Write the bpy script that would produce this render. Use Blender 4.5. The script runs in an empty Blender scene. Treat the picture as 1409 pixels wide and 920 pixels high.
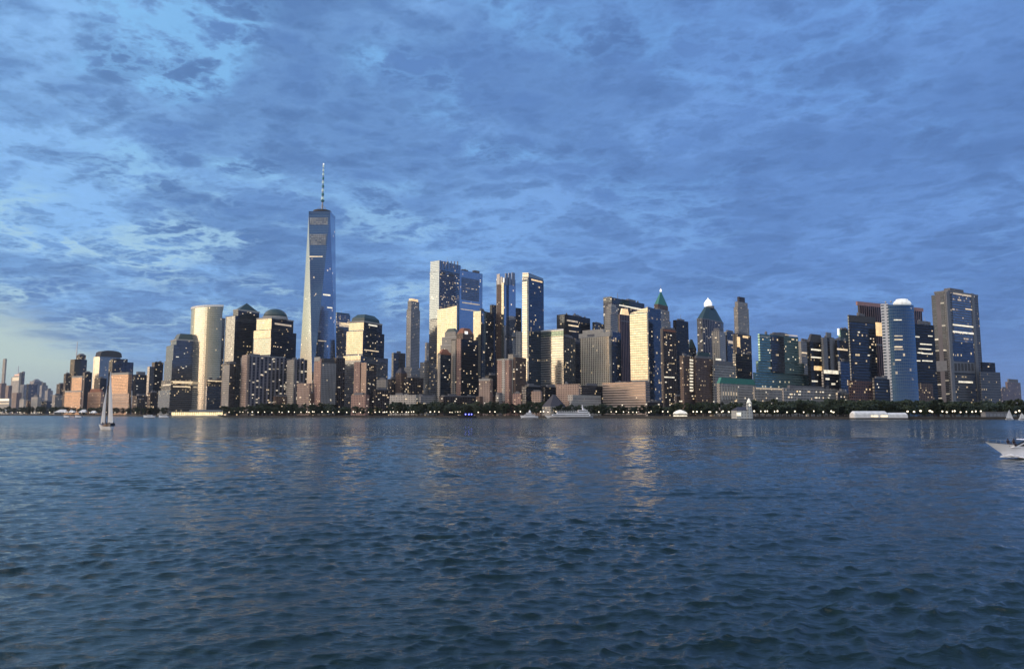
import bpy, math, random
import numpy as np
from mathutils import Vector
R = math.radians
random.seed(7)
SC = bpy.context.scene
COL = SC.collection

# ---------------------------------------------------------------- camera
F = 1018.0; CX, CY = 704.5, 460.0; CAMH = 7.0
PITCH = math.atan(108.0 / F)
cam_d = bpy.data.cameras.new('camera'); cam = bpy.data.objects.new('camera', cam_d); COL.objects.link(cam)
cam_d.sensor_width = 36.0; cam_d.lens = 36.0 * F / 1409.0
cam_d.clip_start = 0.5; cam_d.clip_end = 60000
cam.location = (0, 0, CAMH); cam.rotation_euler = (R(90) + PITCH, 0, 0)
SC.camera = cam

# ---------------------------------------------------------------- light
GLOW_AZ = 100.0      # degrees to the left of the view axis: where the sun has just gone down
gx, gy = -math.sin(R(GLOW_AZ)), math.cos(R(GLOW_AZ))
SUN_EL = 6.0
sd = bpy.data.lights.new('sun', 'SUN'); sun = bpy.data.objects.new('sun', sd); COL.objects.link(sun)
sd.energy = 1.5; sd.angle = R(50); sd.color = (1.0, 0.74, 0.52)
sv = Vector((gx * math.cos(R(SUN_EL)), gy * math.cos(R(SUN_EL)), math.sin(R(SUN_EL))))
sun.rotation_euler = sv.to_track_quat('Z', 'Y').to_euler()

SC.view_settings.view_transform = 'Standard'; SC.view_settings.look = 'None'
SC.view_settings.exposure = 0.0; SC.view_settings.gamma = 1.0; SC.view_settings.use_curve_mapping = False


class NT:
    """small helper round a node tree"""
    def __init__(s, tree): s.t = tree; s.n = tree.nodes; s.l = tree.links
    def node(s, kind, **kw):
        n = s.n.new(kind)
        for k, v in kw.items(): setattr(n, k, v)
        return n
    def put(s, sock, v):
        if isinstance(v, bpy.types.NodeSocket): s.l.new(v, sock)
        elif v is not None:
            try: sock.default_value = v
            except Exception: sock.default_value = (*v, 1.0)
    def m(s, op, a, b=None, c=None, clamp=False):
        n = s.node('ShaderNodeMath', operation=op, use_clamp=clamp)
        s.put(n.inputs[0], a); s.put(n.inputs[1], b); s.put(n.inputs[2], c)
        return n.outputs[0]
    def vm(s, op, a, b=None, scale=None):
        n = s.node('ShaderNodeVectorMath', operation=op)
        s.put(n.inputs[0], a)
        if b is not None: s.put(n.inputs[1], b)
        if scale is not None: s.put(n.inputs[3], scale)
        return n.outputs['Value'] if op in ('DOT_PRODUCT', 'LENGTH') else n.outputs[0]
    def sep(s, v):
        n = s.node('ShaderNodeSeparateXYZ'); s.put(n.inputs[0], v); return n.outputs
    def comb(s, x, y, z):
        n = s.node('ShaderNodeCombineXYZ'); s.put(n.inputs[0], x); s.put(n.inputs[1], y); s.put(n.inputs[2], z); return n.outputs[0]
    def mix(s, f, a, b, blend='MIX'):
        n = s.node('ShaderNodeMix', data_type='RGBA', blend_type=blend)
        s.put(n.inputs[0], f); s.put(n.inputs[6], a); s.put(n.inputs[7], b); return n.outputs[2]
    def sm(s, x, a, b, lo=0.0, hi=1.0):
        n = s.node('ShaderNodeMapRange', interpolation_type='SMOOTHSTEP')
        s.put(n.inputs[0], x); s.put(n.inputs[1], a); s.put(n.inputs[2], b); s.put(n.inputs[3], lo); s.put(n.inputs[4], hi); return n.outputs[0]
    def lin(s, x, a, b, lo=0.0, hi=1.0):
        n = s.node('ShaderNodeMapRange', interpolation_type='LINEAR')
        s.put(n.inputs[0], x); s.put(n.inputs[1], a); s.put(n.inputs[2], b); s.put(n.inputs[3], lo); s.put(n.inputs[4], hi); return n.outputs[0]
    def noise(s, v, scale, detail=4, rough=0.5, dist=0.0, out=0):
        n = s.node('ShaderNodeTexNoise'); s.put(n.inputs['Vector'], v)
        n.inputs['Scale'].default_value = scale; n.inputs['Detail'].default_value = detail
        n.inputs['Roughness'].default_value = rough; n.inputs['Distortion'].default_value = dist
        return n.outputs[out]
    def ramp(s, x, stops):
        n = s.node('ShaderNodeValToRGB'); s.put(n.inputs[0], x); e = n.color_ramp.elements
        while len(e) < len(stops): e.new(0.5)
        for el, (p, c) in zip(e, stops): el.position = p; el.color = (*c, 1.0)
        return n.outputs[0]


def srgb(r, g, b):
    f = lambda c: c / 12.92 if c <= 0.04045 else ((c + 0.055) / 1.055) ** 2.4
    return (f(r / 255), f(g / 255), f(b / 255))


# ---------------------------------------------------------------- sky
world = bpy.data.worlds.new('World'); SC.world = world; world.use_nodes = True
wt = NT(world.node_tree); wt.n.clear()
tc = wt.node('ShaderNodeTexCoord'); D = tc.outputs['Generated']
dx, dy, dz = wt.sep(D)
hl = wt.m('SQRT', wt.m('ADD', wt.m('MULTIPLY', dx, dx), wt.m('MULTIPLY', dy, dy)))
el = wt.m('MULTIPLY', wt.m('ARCTAN2', dz, hl), 57.29578)                     # elevation, degrees
ca = wt.m('DIVIDE', wt.m('ADD', wt.m('MULTIPLY', dx, gx), wt.m('MULTIPLY', dy, gy)), wt.m('MAXIMUM', hl, 1e-4))
zz = wt.m('ADD', wt.m('MAXIMUM', dz, 0.0), 0.12)
pv = wt.comb(wt.m('DIVIDE', dx, zz), wt.m('DIVIDE', dy, zz), 0.0)            # the cloud deck seen from below
rot = wt.node('ShaderNodeMapping'); wt.put(rot.inputs['Vector'], pv)
rot.inputs['Rotation'].default_value = (0, 0, R(24)); rot.inputs['Scale'].default_value = (0.92, 1.0, 1.0)
pr = rot.outputs[0]
n_big = wt.noise(pr, 1.05, 5, 0.55, 0.3)
n_mid = wt.noise(wt.vm('ADD', pr, (7.3, 2.1, 0)), 3.6, 8, 0.58, 0.25)
n_fin = wt.noise(wt.vm('ADD', pr, (3.1, 9.4, 0)), 11.0, 6, 0.62, 0.15)
n_low = wt.noise(wt.vm('ADD', pr, (1.7, 4.4, 0)), 2.1, 5, 0.5, 0.2)
leftish = wt.sm(ca, -0.6, 0.4)                                             # brighter towards the afterglow
# the deck: grey blue puffs, paler where it thins out between them
def vein(n, w): return wt.sm(wt.m('ABSOLUTE', wt.m('SUBTRACT', n, 0.5)), w, 0.0)
puffs = wt.m('ADD', wt.m('MULTIPLY', vein(n_mid, 0.10), 0.70), wt.m('MULTIPLY', vein(n_fin, 0.10), 0.36))
broad = wt.sm(n_big, 0.42, 0.66)                                             # larger thin areas
thin = wt.m('ADD', wt.m('MULTIPLY', puffs, wt.m('ADD', wt.m('MULTIPLY', broad, 0.7), 0.30)), wt.m('MULTIPLY', broad, 0.42), clamp=True)
dark = wt.mix(leftish, srgb(90, 128, 188), srgb(93, 132, 187))
lite = wt.mix(leftish, srgb(109, 152, 216), srgb(138, 187, 240))
cloud = wt.mix(thin, dark, lite)
mottle = wt.lin(wt.m('ADD', wt.m('MULTIPLY', n_mid, 0.5), wt.m('MULTIPLY', n_fin, 0.5)), 0.35, 0.65, 0.90, 1.10)
cloud = wt.vm('SCALE', cloud, scale=mottle)
lowleft = wt.m('MULTIPLY', wt.sm(el, 15, 10), wt.sm(ca, 0.0, 0.32))
open_ = wt.m('MULTIPLY', wt.m('ADD', vein(n_mid, 0.06), wt.m('MULTIPLY', vein(n_fin, 0.07), 0.45)), wt.sm(n_low, wt.m('SUBTRACT', 0.49, wt.m('MULTIPLY', lowleft, 0.08)), 0.63))
gap = wt.m('MULTIPLY', open_, wt.m('ADD', wt.m('MULTIPLY', leftish, 0.75), 0.30), clamp=True)
gapc = wt.mix(wt.sm(el, 8, 22), wt.mix(leftish, srgb(118, 165, 222), srgb(172, 208, 228)), wt.mix(leftish, srgb(112, 165, 230), srgb(132, 190, 240)))
cloud = wt.mix(wt.m('MULTIPLY', gap, 0.85), cloud, gapc)
# towards the horizon the deck melts into a plain grey blue
cloud = wt.mix(wt.m('MULTIPLY', wt.sm(el, 9, 1), 0.75), cloud, wt.mix(leftish, srgb(98, 132, 190), srgb(112, 146, 190)))
# unseen cloud round the afterglow, brightened to light walls and hulls
cloud = wt.mix(wt.m('MULTIPLY', wt.sm(ca, 0.45, 0.85), wt.sm(el, 80, 30)), cloud, (2.4, 2.1, 2.0, 1))
# clear strip under the deck
lim = wt.m('ADD', wt.m('MULTIPLY', wt.m('ADD', ca, -0.212), 31.0), wt.m('MULTIPLY', wt.m('SUBTRACT', n_mid, 0.5), 4.0))
lim = wt.m('MINIMUM', lim, 17.0)
clear = wt.sm(wt.m('SUBTRACT', lim, el), -1.9, 1.9)
nish = wt.node('ShaderNodeTexSky', sky_type='NISHITA'); nish.sun_disc = False
nish.sun_elevation = R(SUN_EL); nish.sun_rotation = math.atan2(gx, gy)
nish.air_density = 1.2; nish.dust_density = 1.5; nish.ozone_density = 2.0
nsc = wt.vm('SCALE', nish.outputs[0], scale=0.05)
warm = wt.ramp(wt.lin(el, 0, 20), [(0.0, (2.2, 0.95, 0.40)), (0.10, (2.2, 1.25, 0.58)), (0.28, (1.9, 1.55, 0.80)), (0.62, (1.35, 1.28, 0.98)), (1.0, (0.75, 0.88, 1.0))])
cool = wt.ramp(wt.lin(el, 0, 10), [(0.0, srgb(170, 186, 194)), (0.35, srgb(194, 216, 214)), (0.7, srgb(192, 217, 222)), (1.0, srgb(160, 196, 222))])
mid = wt.ramp(wt.lin(el, 0, 18), [(0.0, (0.95, 0.78, 0.58)), (0.3, (1.05, 1.0, 0.80)), (1.0, (0.62, 0.78, 0.92))])
cl = wt.mix(wt.sm(ca, 0.50, 0.77), cool, mid)
cl = wt.mix(wt.sm(ca, 0.75, 0.93), cl, warm)
cl = wt.mix(0.12, cl, nsc)
sky = wt.mix(clear, cloud, cl)
sky = wt.vm('SCALE', sky, scale=wt.sm(dy, -0.95, 0.05, 0.42, 1.0))      # low down behind the viewer, away from the afterglow, the sky is already dark
sky = wt.mix(wt.m('MULTIPLY', wt.sm(dy, -0.10, -0.50), wt.sm(el, 20, 36)), sky, (1.55, 1.62, 1.80, 1))      # bright patch added behind the viewer to whiten surfaces facing the camera
sky = wt.mix(wt.sm(dz, -0.002, -0.03), sky, (0.02, 0.035, 0.05, 1))
bg = wt.node('ShaderNodeBackground'); wt.put(bg.inputs[0], sky); bg.inputs[1].default_value = 1.0
wo = wt.node('ShaderNodeOutputWorld'); wt.l.new(bg.outputs[0], wo.inputs[0])


# ================================================================ helpers
def ray(px, py):
    xc = (px - CX) / F; yc = (CY - py) / F
    return (xc, math.cos(PITCH) - yc * math.sin(PITCH), math.sin(PITCH) + yc * math.cos(PITCH))
def at(px, py, Y):
    d = ray(px, py); k = Y / d[1]
    return (d[0] * k, Y, CAMH + d[2] * k)
GZ = 2.6                                                   # level of the quay
def mpp(Y): return Y / F

def mesh_obj(name, verts, faces, mats, parent=None, mi=None, uv=None, smooth=False):
    off = Vector((0, 0, 0))
    if parent is not None:
        p = parent
        while p is not None: off += Vector(p.location); p = p.parent
    me = bpy.data.meshes.new(name)
    me.from_pydata([(v[0] - off.x, v[1] - off.y, v[2] - off.z) for v in verts], [], faces)
    for m in (mats if isinstance(mats, (list, tuple)) else [mats]): me.materials.append(m)
    if mi is not None: me.polygons.foreach_set('material_index', mi)
    if uv is not None:
        ul = me.uv_layers.new(name='UVMap')
        flat = [c for f in uv for co in f for c in co]
        ul.data.foreach_set('uv', flat)
    if smooth: me.polygons.foreach_set('use_smooth', [True] * len(me.polygons))
    me.update()
    o = bpy.data.objects.new(name, me); COL.objects.link(o)
    if parent is not None: o.parent = parent
    return o

def tag(o, label, cat, group=None, kind=None):
    o['label'] = label
    if cat: o['category'] = cat
    if group: o['group'] = group
    if kind: o['kind'] = kind
    return o
def empty(name, loc, label, cat, group=None):
    o = bpy.data.objects.new(name, None); COL.objects.link(o); o.location = loc
    o.empty_display_size = 1.0
    return tag(o, label, cat, group)

def prism_data(poly, z0, z1, ztops=None, inset=None):
    """poly: ccw-from-above or any order; returns verts, faces, material index (0 wall, 1 roof), uvs in metres"""
    n = len(poly); zt = ztops or [z1] * n
    top = inset or poly
    vs = [(x, y, z0) for x, y in poly] + [(top[i][0], top[i][1], zt[i]) for i in range(n)]
    fs, mi, uv = [], [], []
    u = 0.0
    for i in range(n):
        j = (i + 1) % n
        w = math.hypot(poly[j][0] - poly[i][0], poly[j][1] - poly[i][1])
        fs.append((i, j, n + j, n + i)); mi.append(0)
        uv.append(((u, z0 - GZ), (u + w, z0 - GZ), (u + w, zt[j] - GZ), (u, zt[i] - GZ)))
        u += w
    fs.append(tuple(range(n, 2 * n))); mi.append(1); uv.append(tuple((top[i][0], top[i][1]) for i in range(n)))
    fs.append(tuple(range(n - 1, -1, -1))); mi.append(1); uv.append(tuple((poly[i][0], poly[i][1]) for i in range(n - 1, -1, -1)))
    return vs, fs, mi, uv

def box_data(c, s, rz=0.0):
    vs = []
    ca_, sa_ = math.cos(rz), math.sin(rz)
    for z in (-.5, .5):
        for x, y in ((-.5, -.5), (.5, -.5), (.5, .5), (-.5, .5)):
            X, Y = x * s[0], y * s[1]
            vs.append((c[0] + X * ca_ - Y * sa_, c[1] + X * sa_ + Y * ca_, c[2] + z * s[2]))
    fs = [(0, 3, 2, 1), (4, 5, 6, 7), (0, 1, 5, 4), (1, 2, 6, 5), (2, 3, 7, 6), (3, 0, 4, 7)]
    return vs, fs
def tube_data(p0, p1, r0, r1, n=8):
    a, b = Vector(p0), Vector(p1); d = (b - a).normalized()
    u = d.orthogonal().normalized(); v = d.cross(u)
    vs, fs = [], []
    for c, r in ((a, r0), (b, r1)):
        for i in range(n):
            t = 2 * math.pi * i / n; q = c + u * math.cos(t) * r + v * math.sin(t) * r; vs.append(tuple(q))
    for i in range(n): j = (i + 1) % n; fs.append((i, j, n + j, n + i))
    fs.append(tuple(range(n - 1, -1, -1))); fs.append(tuple(range(n, 2 * n)))
    return vs, fs
def lathe_data(c, prof, n=24, sx=1.0, sy=1.0, rz=0.0):
    vs, fs = [], []
    for r, z in prof:
        for i in range(n):
            t = 2 * math.pi * i / n; x, y = math.cos(t) * r * sx, math.sin(t) * r * sy
            vs.append((c[0] + x * math.cos(rz) - y * math.sin(rz), c[1] + x * math.sin(rz) + y * math.cos(rz), c[2] + z))
    for k in range(len(prof) - 1):
        for i in range(n):
            j = (i + 1) % n; fs.append((k * n + i, k * n + j, (k + 1) * n + j, (k + 1) * n + i))
    fs.append(tuple(range(n - 1, -1, -1))); fs.append(tuple(range((len(prof) - 1) * n, len(prof) * n)))
    return vs, fs
def join(*ds):
    V, Fs = [], []
    for vs, fs in ds:
        o = len(V); V += vs; Fs += [tuple(i + o for i in f) for f in fs]
    return V, Fs

# ================================================================ materials
def new_mat(name):
    m = bpy.data.materials.new(name); m.use_nodes = True; t = NT(m.node_tree); t.n.clear()
    return m, t
def plain(name, col, rough=0.7, metal=0.0, var=0.15, scale=0.3, emit=None, es=0.0):
    m, t = new_mat(name)
    g = t.node('ShaderNodeTexCoord'); n = t.noise(g.outputs['Object'], scale, 4, 0.6)
    c = t.vm('SCALE', (*col,), scale=t.lin(n, 0.3, 0.7, 1 - var, 1 + var))
    p = t.node('ShaderNodeBsdfPrincipled'); t.put(p.inputs['Base Color'], c)
    p.inputs['Roughness'].default_value = rough; p.inputs['Metallic'].default_value = metal
    if emit: p.inputs['Emission Color'].default_value = (*emit, 1); p.inputs['Emission Strength'].default_value = es
    o = t.node('ShaderNodeOutputMaterial'); t.l.new(p.outputs[0], o.inputs[0])
    return m
def glow(name, col, s):
    m, t = new_mat(name)
    p = t.node('ShaderNodeBsdfPrincipled'); p.inputs['Base Color'].default_value = (0.6, 0.58, 0.5, 1); p.inputs['Roughness'].default_value = 0.4
    g = t.node('ShaderNodeTexCoord'); n = t.noise(g.outputs['Object'], 0.22, 3, 0.7)
    p.inputs['Emission Color'].default_value = (*col, 1); t.put(p.inputs['Emission Strength'], t.lin(n, 0.3, 0.7, s * 0.45, s * 1.4))
    o = t.node('ShaderNodeOutputMaterial'); t.l.new(p.outputs[0], o.inputs[0])
    return m

def facade(name, wall, glass, refl=0.8, rough=0.09, floor=3.9, bay=3.0, wu=0.8, wv=0.7, lit=0.03, litc=(1.0, 0.74, 0.42), ls=1.6, jit=0.02, wallrough=0.75, wallmetal=0.0, dirt=0.2):
    m, t = new_mat(name)
    uvn = t.node('ShaderNodeUVMap'); uvn.uv_map = 'UVMap'
    u, v, _ = t.sep(uvn.outputs[0])
    oi = t.node('ShaderNodeObjectInfo'); rnd = oi.outputs['Random']
    uu = t.m('DIVIDE', u, bay); vv = t.m('DIVIDE', v, floor)
    fu, fv = t.m('FRACT', uu), t.m('FRACT', vv); cu, cv = t.m('FLOOR', uu), t.m('FLOOR', vv)
    win = t.m('MULTIPLY', t.m('LESS_THAN', fu, wu), t.m('LESS_THAN', fv, wv))
    wn = t.node('ShaderNodeTexWhiteNoise', noise_dimensions='3D'); t.put(wn.inputs['Vector'], t.comb(cu, cv, t.m('MULTIPLY', rnd, 91.7)))
    wf = t.node('ShaderNodeTexWhiteNoise', noise_dimensions='2D'); t.put(wf.inputs['Vector'], t.comb(cv, t.m('MULTIPLY', rnd, 37.1), 0))
    blk = t.noise(t.comb(t.m('MULTIPLY', u, 0.05), t.m('MULTIPLY', v, 0.06), t.m('MULTIPLY', rnd, 50.0)), 1.0, 2, 0.5)
    fl = t.m('POWER', wf.outputs['Value'], 4.0)
    pl = t.m('MULTIPLY', lit * 0.7, t.m('ADD', t.m('MULTIPLY', fl, 3.2), 0.35))
    pl = t.m('MULTIPLY', pl, t.lin(blk, 0.35, 0.65, 0.2, 1.9))
    on = t.m('MULTIPLY', t.m('LESS_THAN', wn.outputs['Value'], pl), win)
    geo = t.node('ShaderNodeNewGeometry')
    jv = t.vm('SCALE', t.vm('SUBTRACT', wn.outputs['Color'], (0.5, 0.5, 0.5)), scale=jit)
    wob = t.vm('SCALE', t.vm('SUBTRACT', t.noise(geo.outputs['Position'], 0.045, 3, 0.6, out=1), (0.5, 0.5, 0.5)), scale=jit * 1.6)
    nrm = t.vm('NORMALIZE', t.vm('ADD', geo.outputs['Normal'], t.vm('ADD', jv, wob)))
    r2, g2, b2 = t.sep(wn.outputs['Color'])
    gcol = t.vm('SCALE', (*glass,), scale=t.lin(g2, 0, 1, 1 - 12 * min(jit, 0.02), 1 + 8 * min(jit, 0.02)))
    gp = t.node('ShaderNodeBsdfPrincipled'); t.put(gp.inputs['Base Color'], gcol)
    gp.inputs['Metallic'].default_value = refl; gp.inputs['Roughness'].default_value = rough; t.put(gp.inputs['Normal'], nrm)
    t.put(gp.inputs['Emission Color'], t.mix(t.m('POWER', r2, 2.0), (*litc, 1), (1.0, 0.90, 0.72, 1)))
    t.put(gp.inputs['Emission Strength'], t.m('MULTIPLY', on, t.lin(b2, 0, 1, ls * 0.12, ls * 0.6)))
    dn = t.noise(geo.outputs['Position'], 0.03, 5, 0.65)
    wc = t.vm('SCALE', (*wall,), scale=t.lin(dn, 0.3, 0.7, 1 - dirt, 1 + dirt))
    wp = t.node('ShaderNodeBsdfPrincipled'); t.put(wp.inputs['Base Color'], wc); wp.inputs['Roughness'].default_value = wallrough; wp.inputs['Metallic'].default_value = wallmetal
    ms = t.node('ShaderNodeMixShader'); t.put(ms.inputs[0], win); t.l.new(wp.outputs[0], ms.inputs[1]); t.l.new(gp.outputs[0], ms.inputs[2])
    o = t.node('ShaderNodeOutputMaterial'); t.l.new(ms.outputs[0], o.inputs[0])
    return m

M = {}
M['roof'] = plain('roof_dark', (0.07, 0.07, 0.075), 0.85)
M['pent'] = plain('penthouse_grey', (0.16, 0.16, 0.17), 0.8)
M['stone'] = plain('pale_stone', (0.42, 0.40, 0.36), 0.8)
M['concrete'] = plain('concrete', (0.19, 0.20, 0.22), 0.85)
M['copper'] = plain('green_copper', (0.05, 0.22, 0.16), 0.5)
M['copperdark'] = plain('dark_copper_roof', (0.035, 0.07, 0.07), 0.45)
M['steel'] = plain('steel', (0.30, 0.31, 0.33), 0.4, 0.6)
M['white'] = plain('white_paint', (0.78, 0.78, 0.76), 0.4)
M['brick'] = plain('red_brick', (0.30, 0.13, 0.08), 0.85)
M['pinkstone'] = plain('pink_stone', (0.42, 0.24, 0.22), 0.8)
M['slate'] = plain('slate_roof', (0.04, 0.04, 0.055), 0.7)
M['lamp'] = glow('lamp_globe_light', (1.0, 0.84, 0.60), 3.2)
M['beacon'] = glow('white_flood_light', (1.0, 0.97, 0.92), 1.1)
M['domelit'] = glow('lit_dome_white', (0.92, 0.96, 1.0), 0.55)
M['band_w'] = glow('warm_window_band_light', (1.0, 0.72, 0.40), 0.85)
M['band_c'] = glow('pale_window_band_light', (1.0, 0.88, 0.66), 0.95)
M['band_d'] = glow('dim_window_band_light', (1.0, 0.70, 0.38), 0.45)
M['gold'] = glow('gold_crown_light', (1.0, 0.62, 0.22), 1.0)
M['win1'] = glow('window_light_warm', (1.0, 0.70, 0.38), 0.9)
M['win2'] = glow('window_light_pale', (1.0, 0.86, 0.64), 0.95)
M['blue'] = glow('blue_boat_light', (0.1, 0.12, 1.0), 9.0)
M['red'] = glow('red_roof_light', (1.0, 0.25, 0.12), 1.0)

fc = facade
M['f_blue'] = fc('blue_glass_facade', (0.10, 0.12, 0.15), (0.26, 0.32, 0.39), 0.9, 0.06, lit=0.03, wu=0.9, wv=0.86, jit=0.007)
M['f_wtc'] = fc('silver_blue_glass_facade', (0.16, 0.19, 0.24), (0.42, 0.49, 0.60), 0.95, 0.05, 4.2, 3.0, 0.93, 0.90, lit=0.014, jit=0.0015)
M['f_wfc'] = fc('grey_granite_and_glass_facade', (0.15, 0.15, 0.16), (0.44, 0.45, 0.43), 0.92, 0.10, 4.0, 2.4, 0.88, 0.74, lit=0.02, jit=0.010, wallrough=0.35)
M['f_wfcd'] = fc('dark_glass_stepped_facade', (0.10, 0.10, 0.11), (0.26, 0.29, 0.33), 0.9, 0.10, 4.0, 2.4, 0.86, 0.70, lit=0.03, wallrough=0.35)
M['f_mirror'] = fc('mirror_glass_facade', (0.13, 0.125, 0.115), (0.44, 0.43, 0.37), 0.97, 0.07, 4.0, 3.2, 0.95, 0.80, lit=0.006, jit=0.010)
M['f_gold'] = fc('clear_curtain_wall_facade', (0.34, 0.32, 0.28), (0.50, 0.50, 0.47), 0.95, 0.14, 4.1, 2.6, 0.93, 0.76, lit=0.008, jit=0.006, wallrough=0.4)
M['f_dark'] = fc('dark_office_facade', (0.028, 0.030, 0.036), (0.11, 0.13, 0.16), 0.85, 0.10, lit=0.045, wu=0.8, wv=0.68)
M['f_black'] = fc('black_steel_facade', (0.012, 0.012, 0.015), (0.06, 0.07, 0.085), 0.8, 0.12, 3.9, 3.0, 0.7, 0.62, lit=0.045)
M['f_navy'] = fc('navy_glass_facade', (0.03, 0.04, 0.06), (0.10, 0.13, 0.18), 0.9, 0.08, 3.9, 2.8, 0.88, 0.82, lit=0.035)
M['f_teal'] = fc('teal_glass_facade', (0.10, 0.14, 0.14), (0.18, 0.34, 0.34), 0.75, 0.16, 3.9, 3.2, 0.95, 0.60, lit=0.05, litc=(1, .85, .55))
M['f_beige'] = fc('beige_stone_facade', (0.36, 0.33, 0.29), (0.10, 0.11, 0.12), 0.6, 0.15, 3.6, 3.4, 0.48, 0.55, lit=0.05)
M['f_grid'] = fc('pale_gridded_facade', (0.62, 0.55, 0.43), (0.42, 0.35, 0.26), 0.8, 0.2, 3.9, 3.8, 0.50, 0.80, lit=0.01)
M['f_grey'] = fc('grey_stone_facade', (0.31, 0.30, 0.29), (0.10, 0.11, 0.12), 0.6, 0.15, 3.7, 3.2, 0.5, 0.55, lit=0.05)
M['f_pale'] = fc('pale_stone_facade', (0.46, 0.43, 0.39), (0.10, 0.11, 0.13), 0.6, 0.15, 3.7, 3.4, 0.45, 0.5, lit=0.03)
M['f_brick'] = fc('red_brick_facade', (0.37, 0.23, 0.19), (0.07, 0.07, 0.08), 0.6, 0.15, 3.1, 3.6, 0.42, 0.5, lit=0.09)
M['f_pink'] = fc('orange_brick_facade', (0.40, 0.30, 0.25), (0.28, 0.20, 0.15), 0.7, 0.15, 3.4, 3.0, 0.5, 0.5, lit=0.03)
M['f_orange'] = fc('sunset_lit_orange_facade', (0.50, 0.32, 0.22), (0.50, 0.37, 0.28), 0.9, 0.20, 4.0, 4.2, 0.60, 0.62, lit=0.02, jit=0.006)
M['f_curveblue'] = fc('curved_blue_glass_facade', (0.16, 0.20, 0.24), (0.22, 0.33, 0.44), 0.95, 0.06, 3.9, 2.6, 0.95, 0.88, lit=0.02, jit=0.005)
M['f_brown'] = fc('brown_brick_facade', (0.13, 0.085, 0.065), (0.05, 0.05, 0.06), 0.6, 0.15, 3.1, 3.4, 0.45, 0.52, lit=0.10)
M['f_stripe'] = fc('vertical_striped_facade', (0.16, 0.15, 0.165), (0.03, 0.04, 0.06), 0.8, 0.12, 2.9, 7.6, 0.55, 0.80, lit=0.10, litc=(1, .85, .62))
M['f_dres'] = fc('dark_apartment_facade', (0.06, 0.05, 0.05), (0.05, 0.055, 0.07), 0.7, 0.12, 3.0, 4.2, 0.6, 0.6, lit=0.10)
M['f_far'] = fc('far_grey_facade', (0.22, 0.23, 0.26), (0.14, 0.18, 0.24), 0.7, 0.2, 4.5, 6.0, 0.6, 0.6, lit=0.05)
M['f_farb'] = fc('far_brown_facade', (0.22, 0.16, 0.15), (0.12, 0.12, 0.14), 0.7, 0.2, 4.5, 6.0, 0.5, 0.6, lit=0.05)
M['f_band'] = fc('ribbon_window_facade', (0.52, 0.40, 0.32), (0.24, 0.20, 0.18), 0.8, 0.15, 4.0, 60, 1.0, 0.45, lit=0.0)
M['f_litband'] = fc('lit_ribbon_facade', (0.12, 0.10, 0.09), (0.16, 0.15, 0.14), 0.8, 0.12, 4.0, 3.0, 0.85, 0.6, lit=0.35, ls=1.1)
M['f_lit'] = fc('busy_lit_facade', (0.12, 0.12, 0.13), (0.24, 0.29, 0.36), 0.9, 0.08, 4.0, 3.0, 0.85, 0.62, lit=0.13, ls=1.1)
M['f_redlit'] = fc('reddish_lit_facade', (0.20, 0.11, 0.09), (0.10, 0.08, 0.08), 0.7, 0.12, 3.8, 3.2, 0.7, 0.6, lit=0.15)
M['f_nyp'] = fc('grey_panel_office_facade', (0.12, 0.13, 0.15), (0.06, 0.07, 0.09), 0.75, 0.12, 3.9, 2.8, 0.52, 0.55, lit=0.06)
M['f_strut'] = fc('pink_ribbed_facade', (0.20, 0.13, 0.125), (0.03, 0.03, 0.04), 0.7, 0.15, 400, 5.2, 0.6, 1.0, lit=0.0)

# shared unit window (2.7 m x 1.9 m, 0.3 m deep) used for the single lit windows
def unit_win(mat):
    vs, fs = box_data((0, 0, 0), (2.2, 0.3, 1.7)); me = bpy.data.meshes.new('lit_window'); me.from_pydata(vs, [], fs); me.materials.append(mat); return me
UW = [unit_win(M['win1']), unit_win(M['win2'])]

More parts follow.
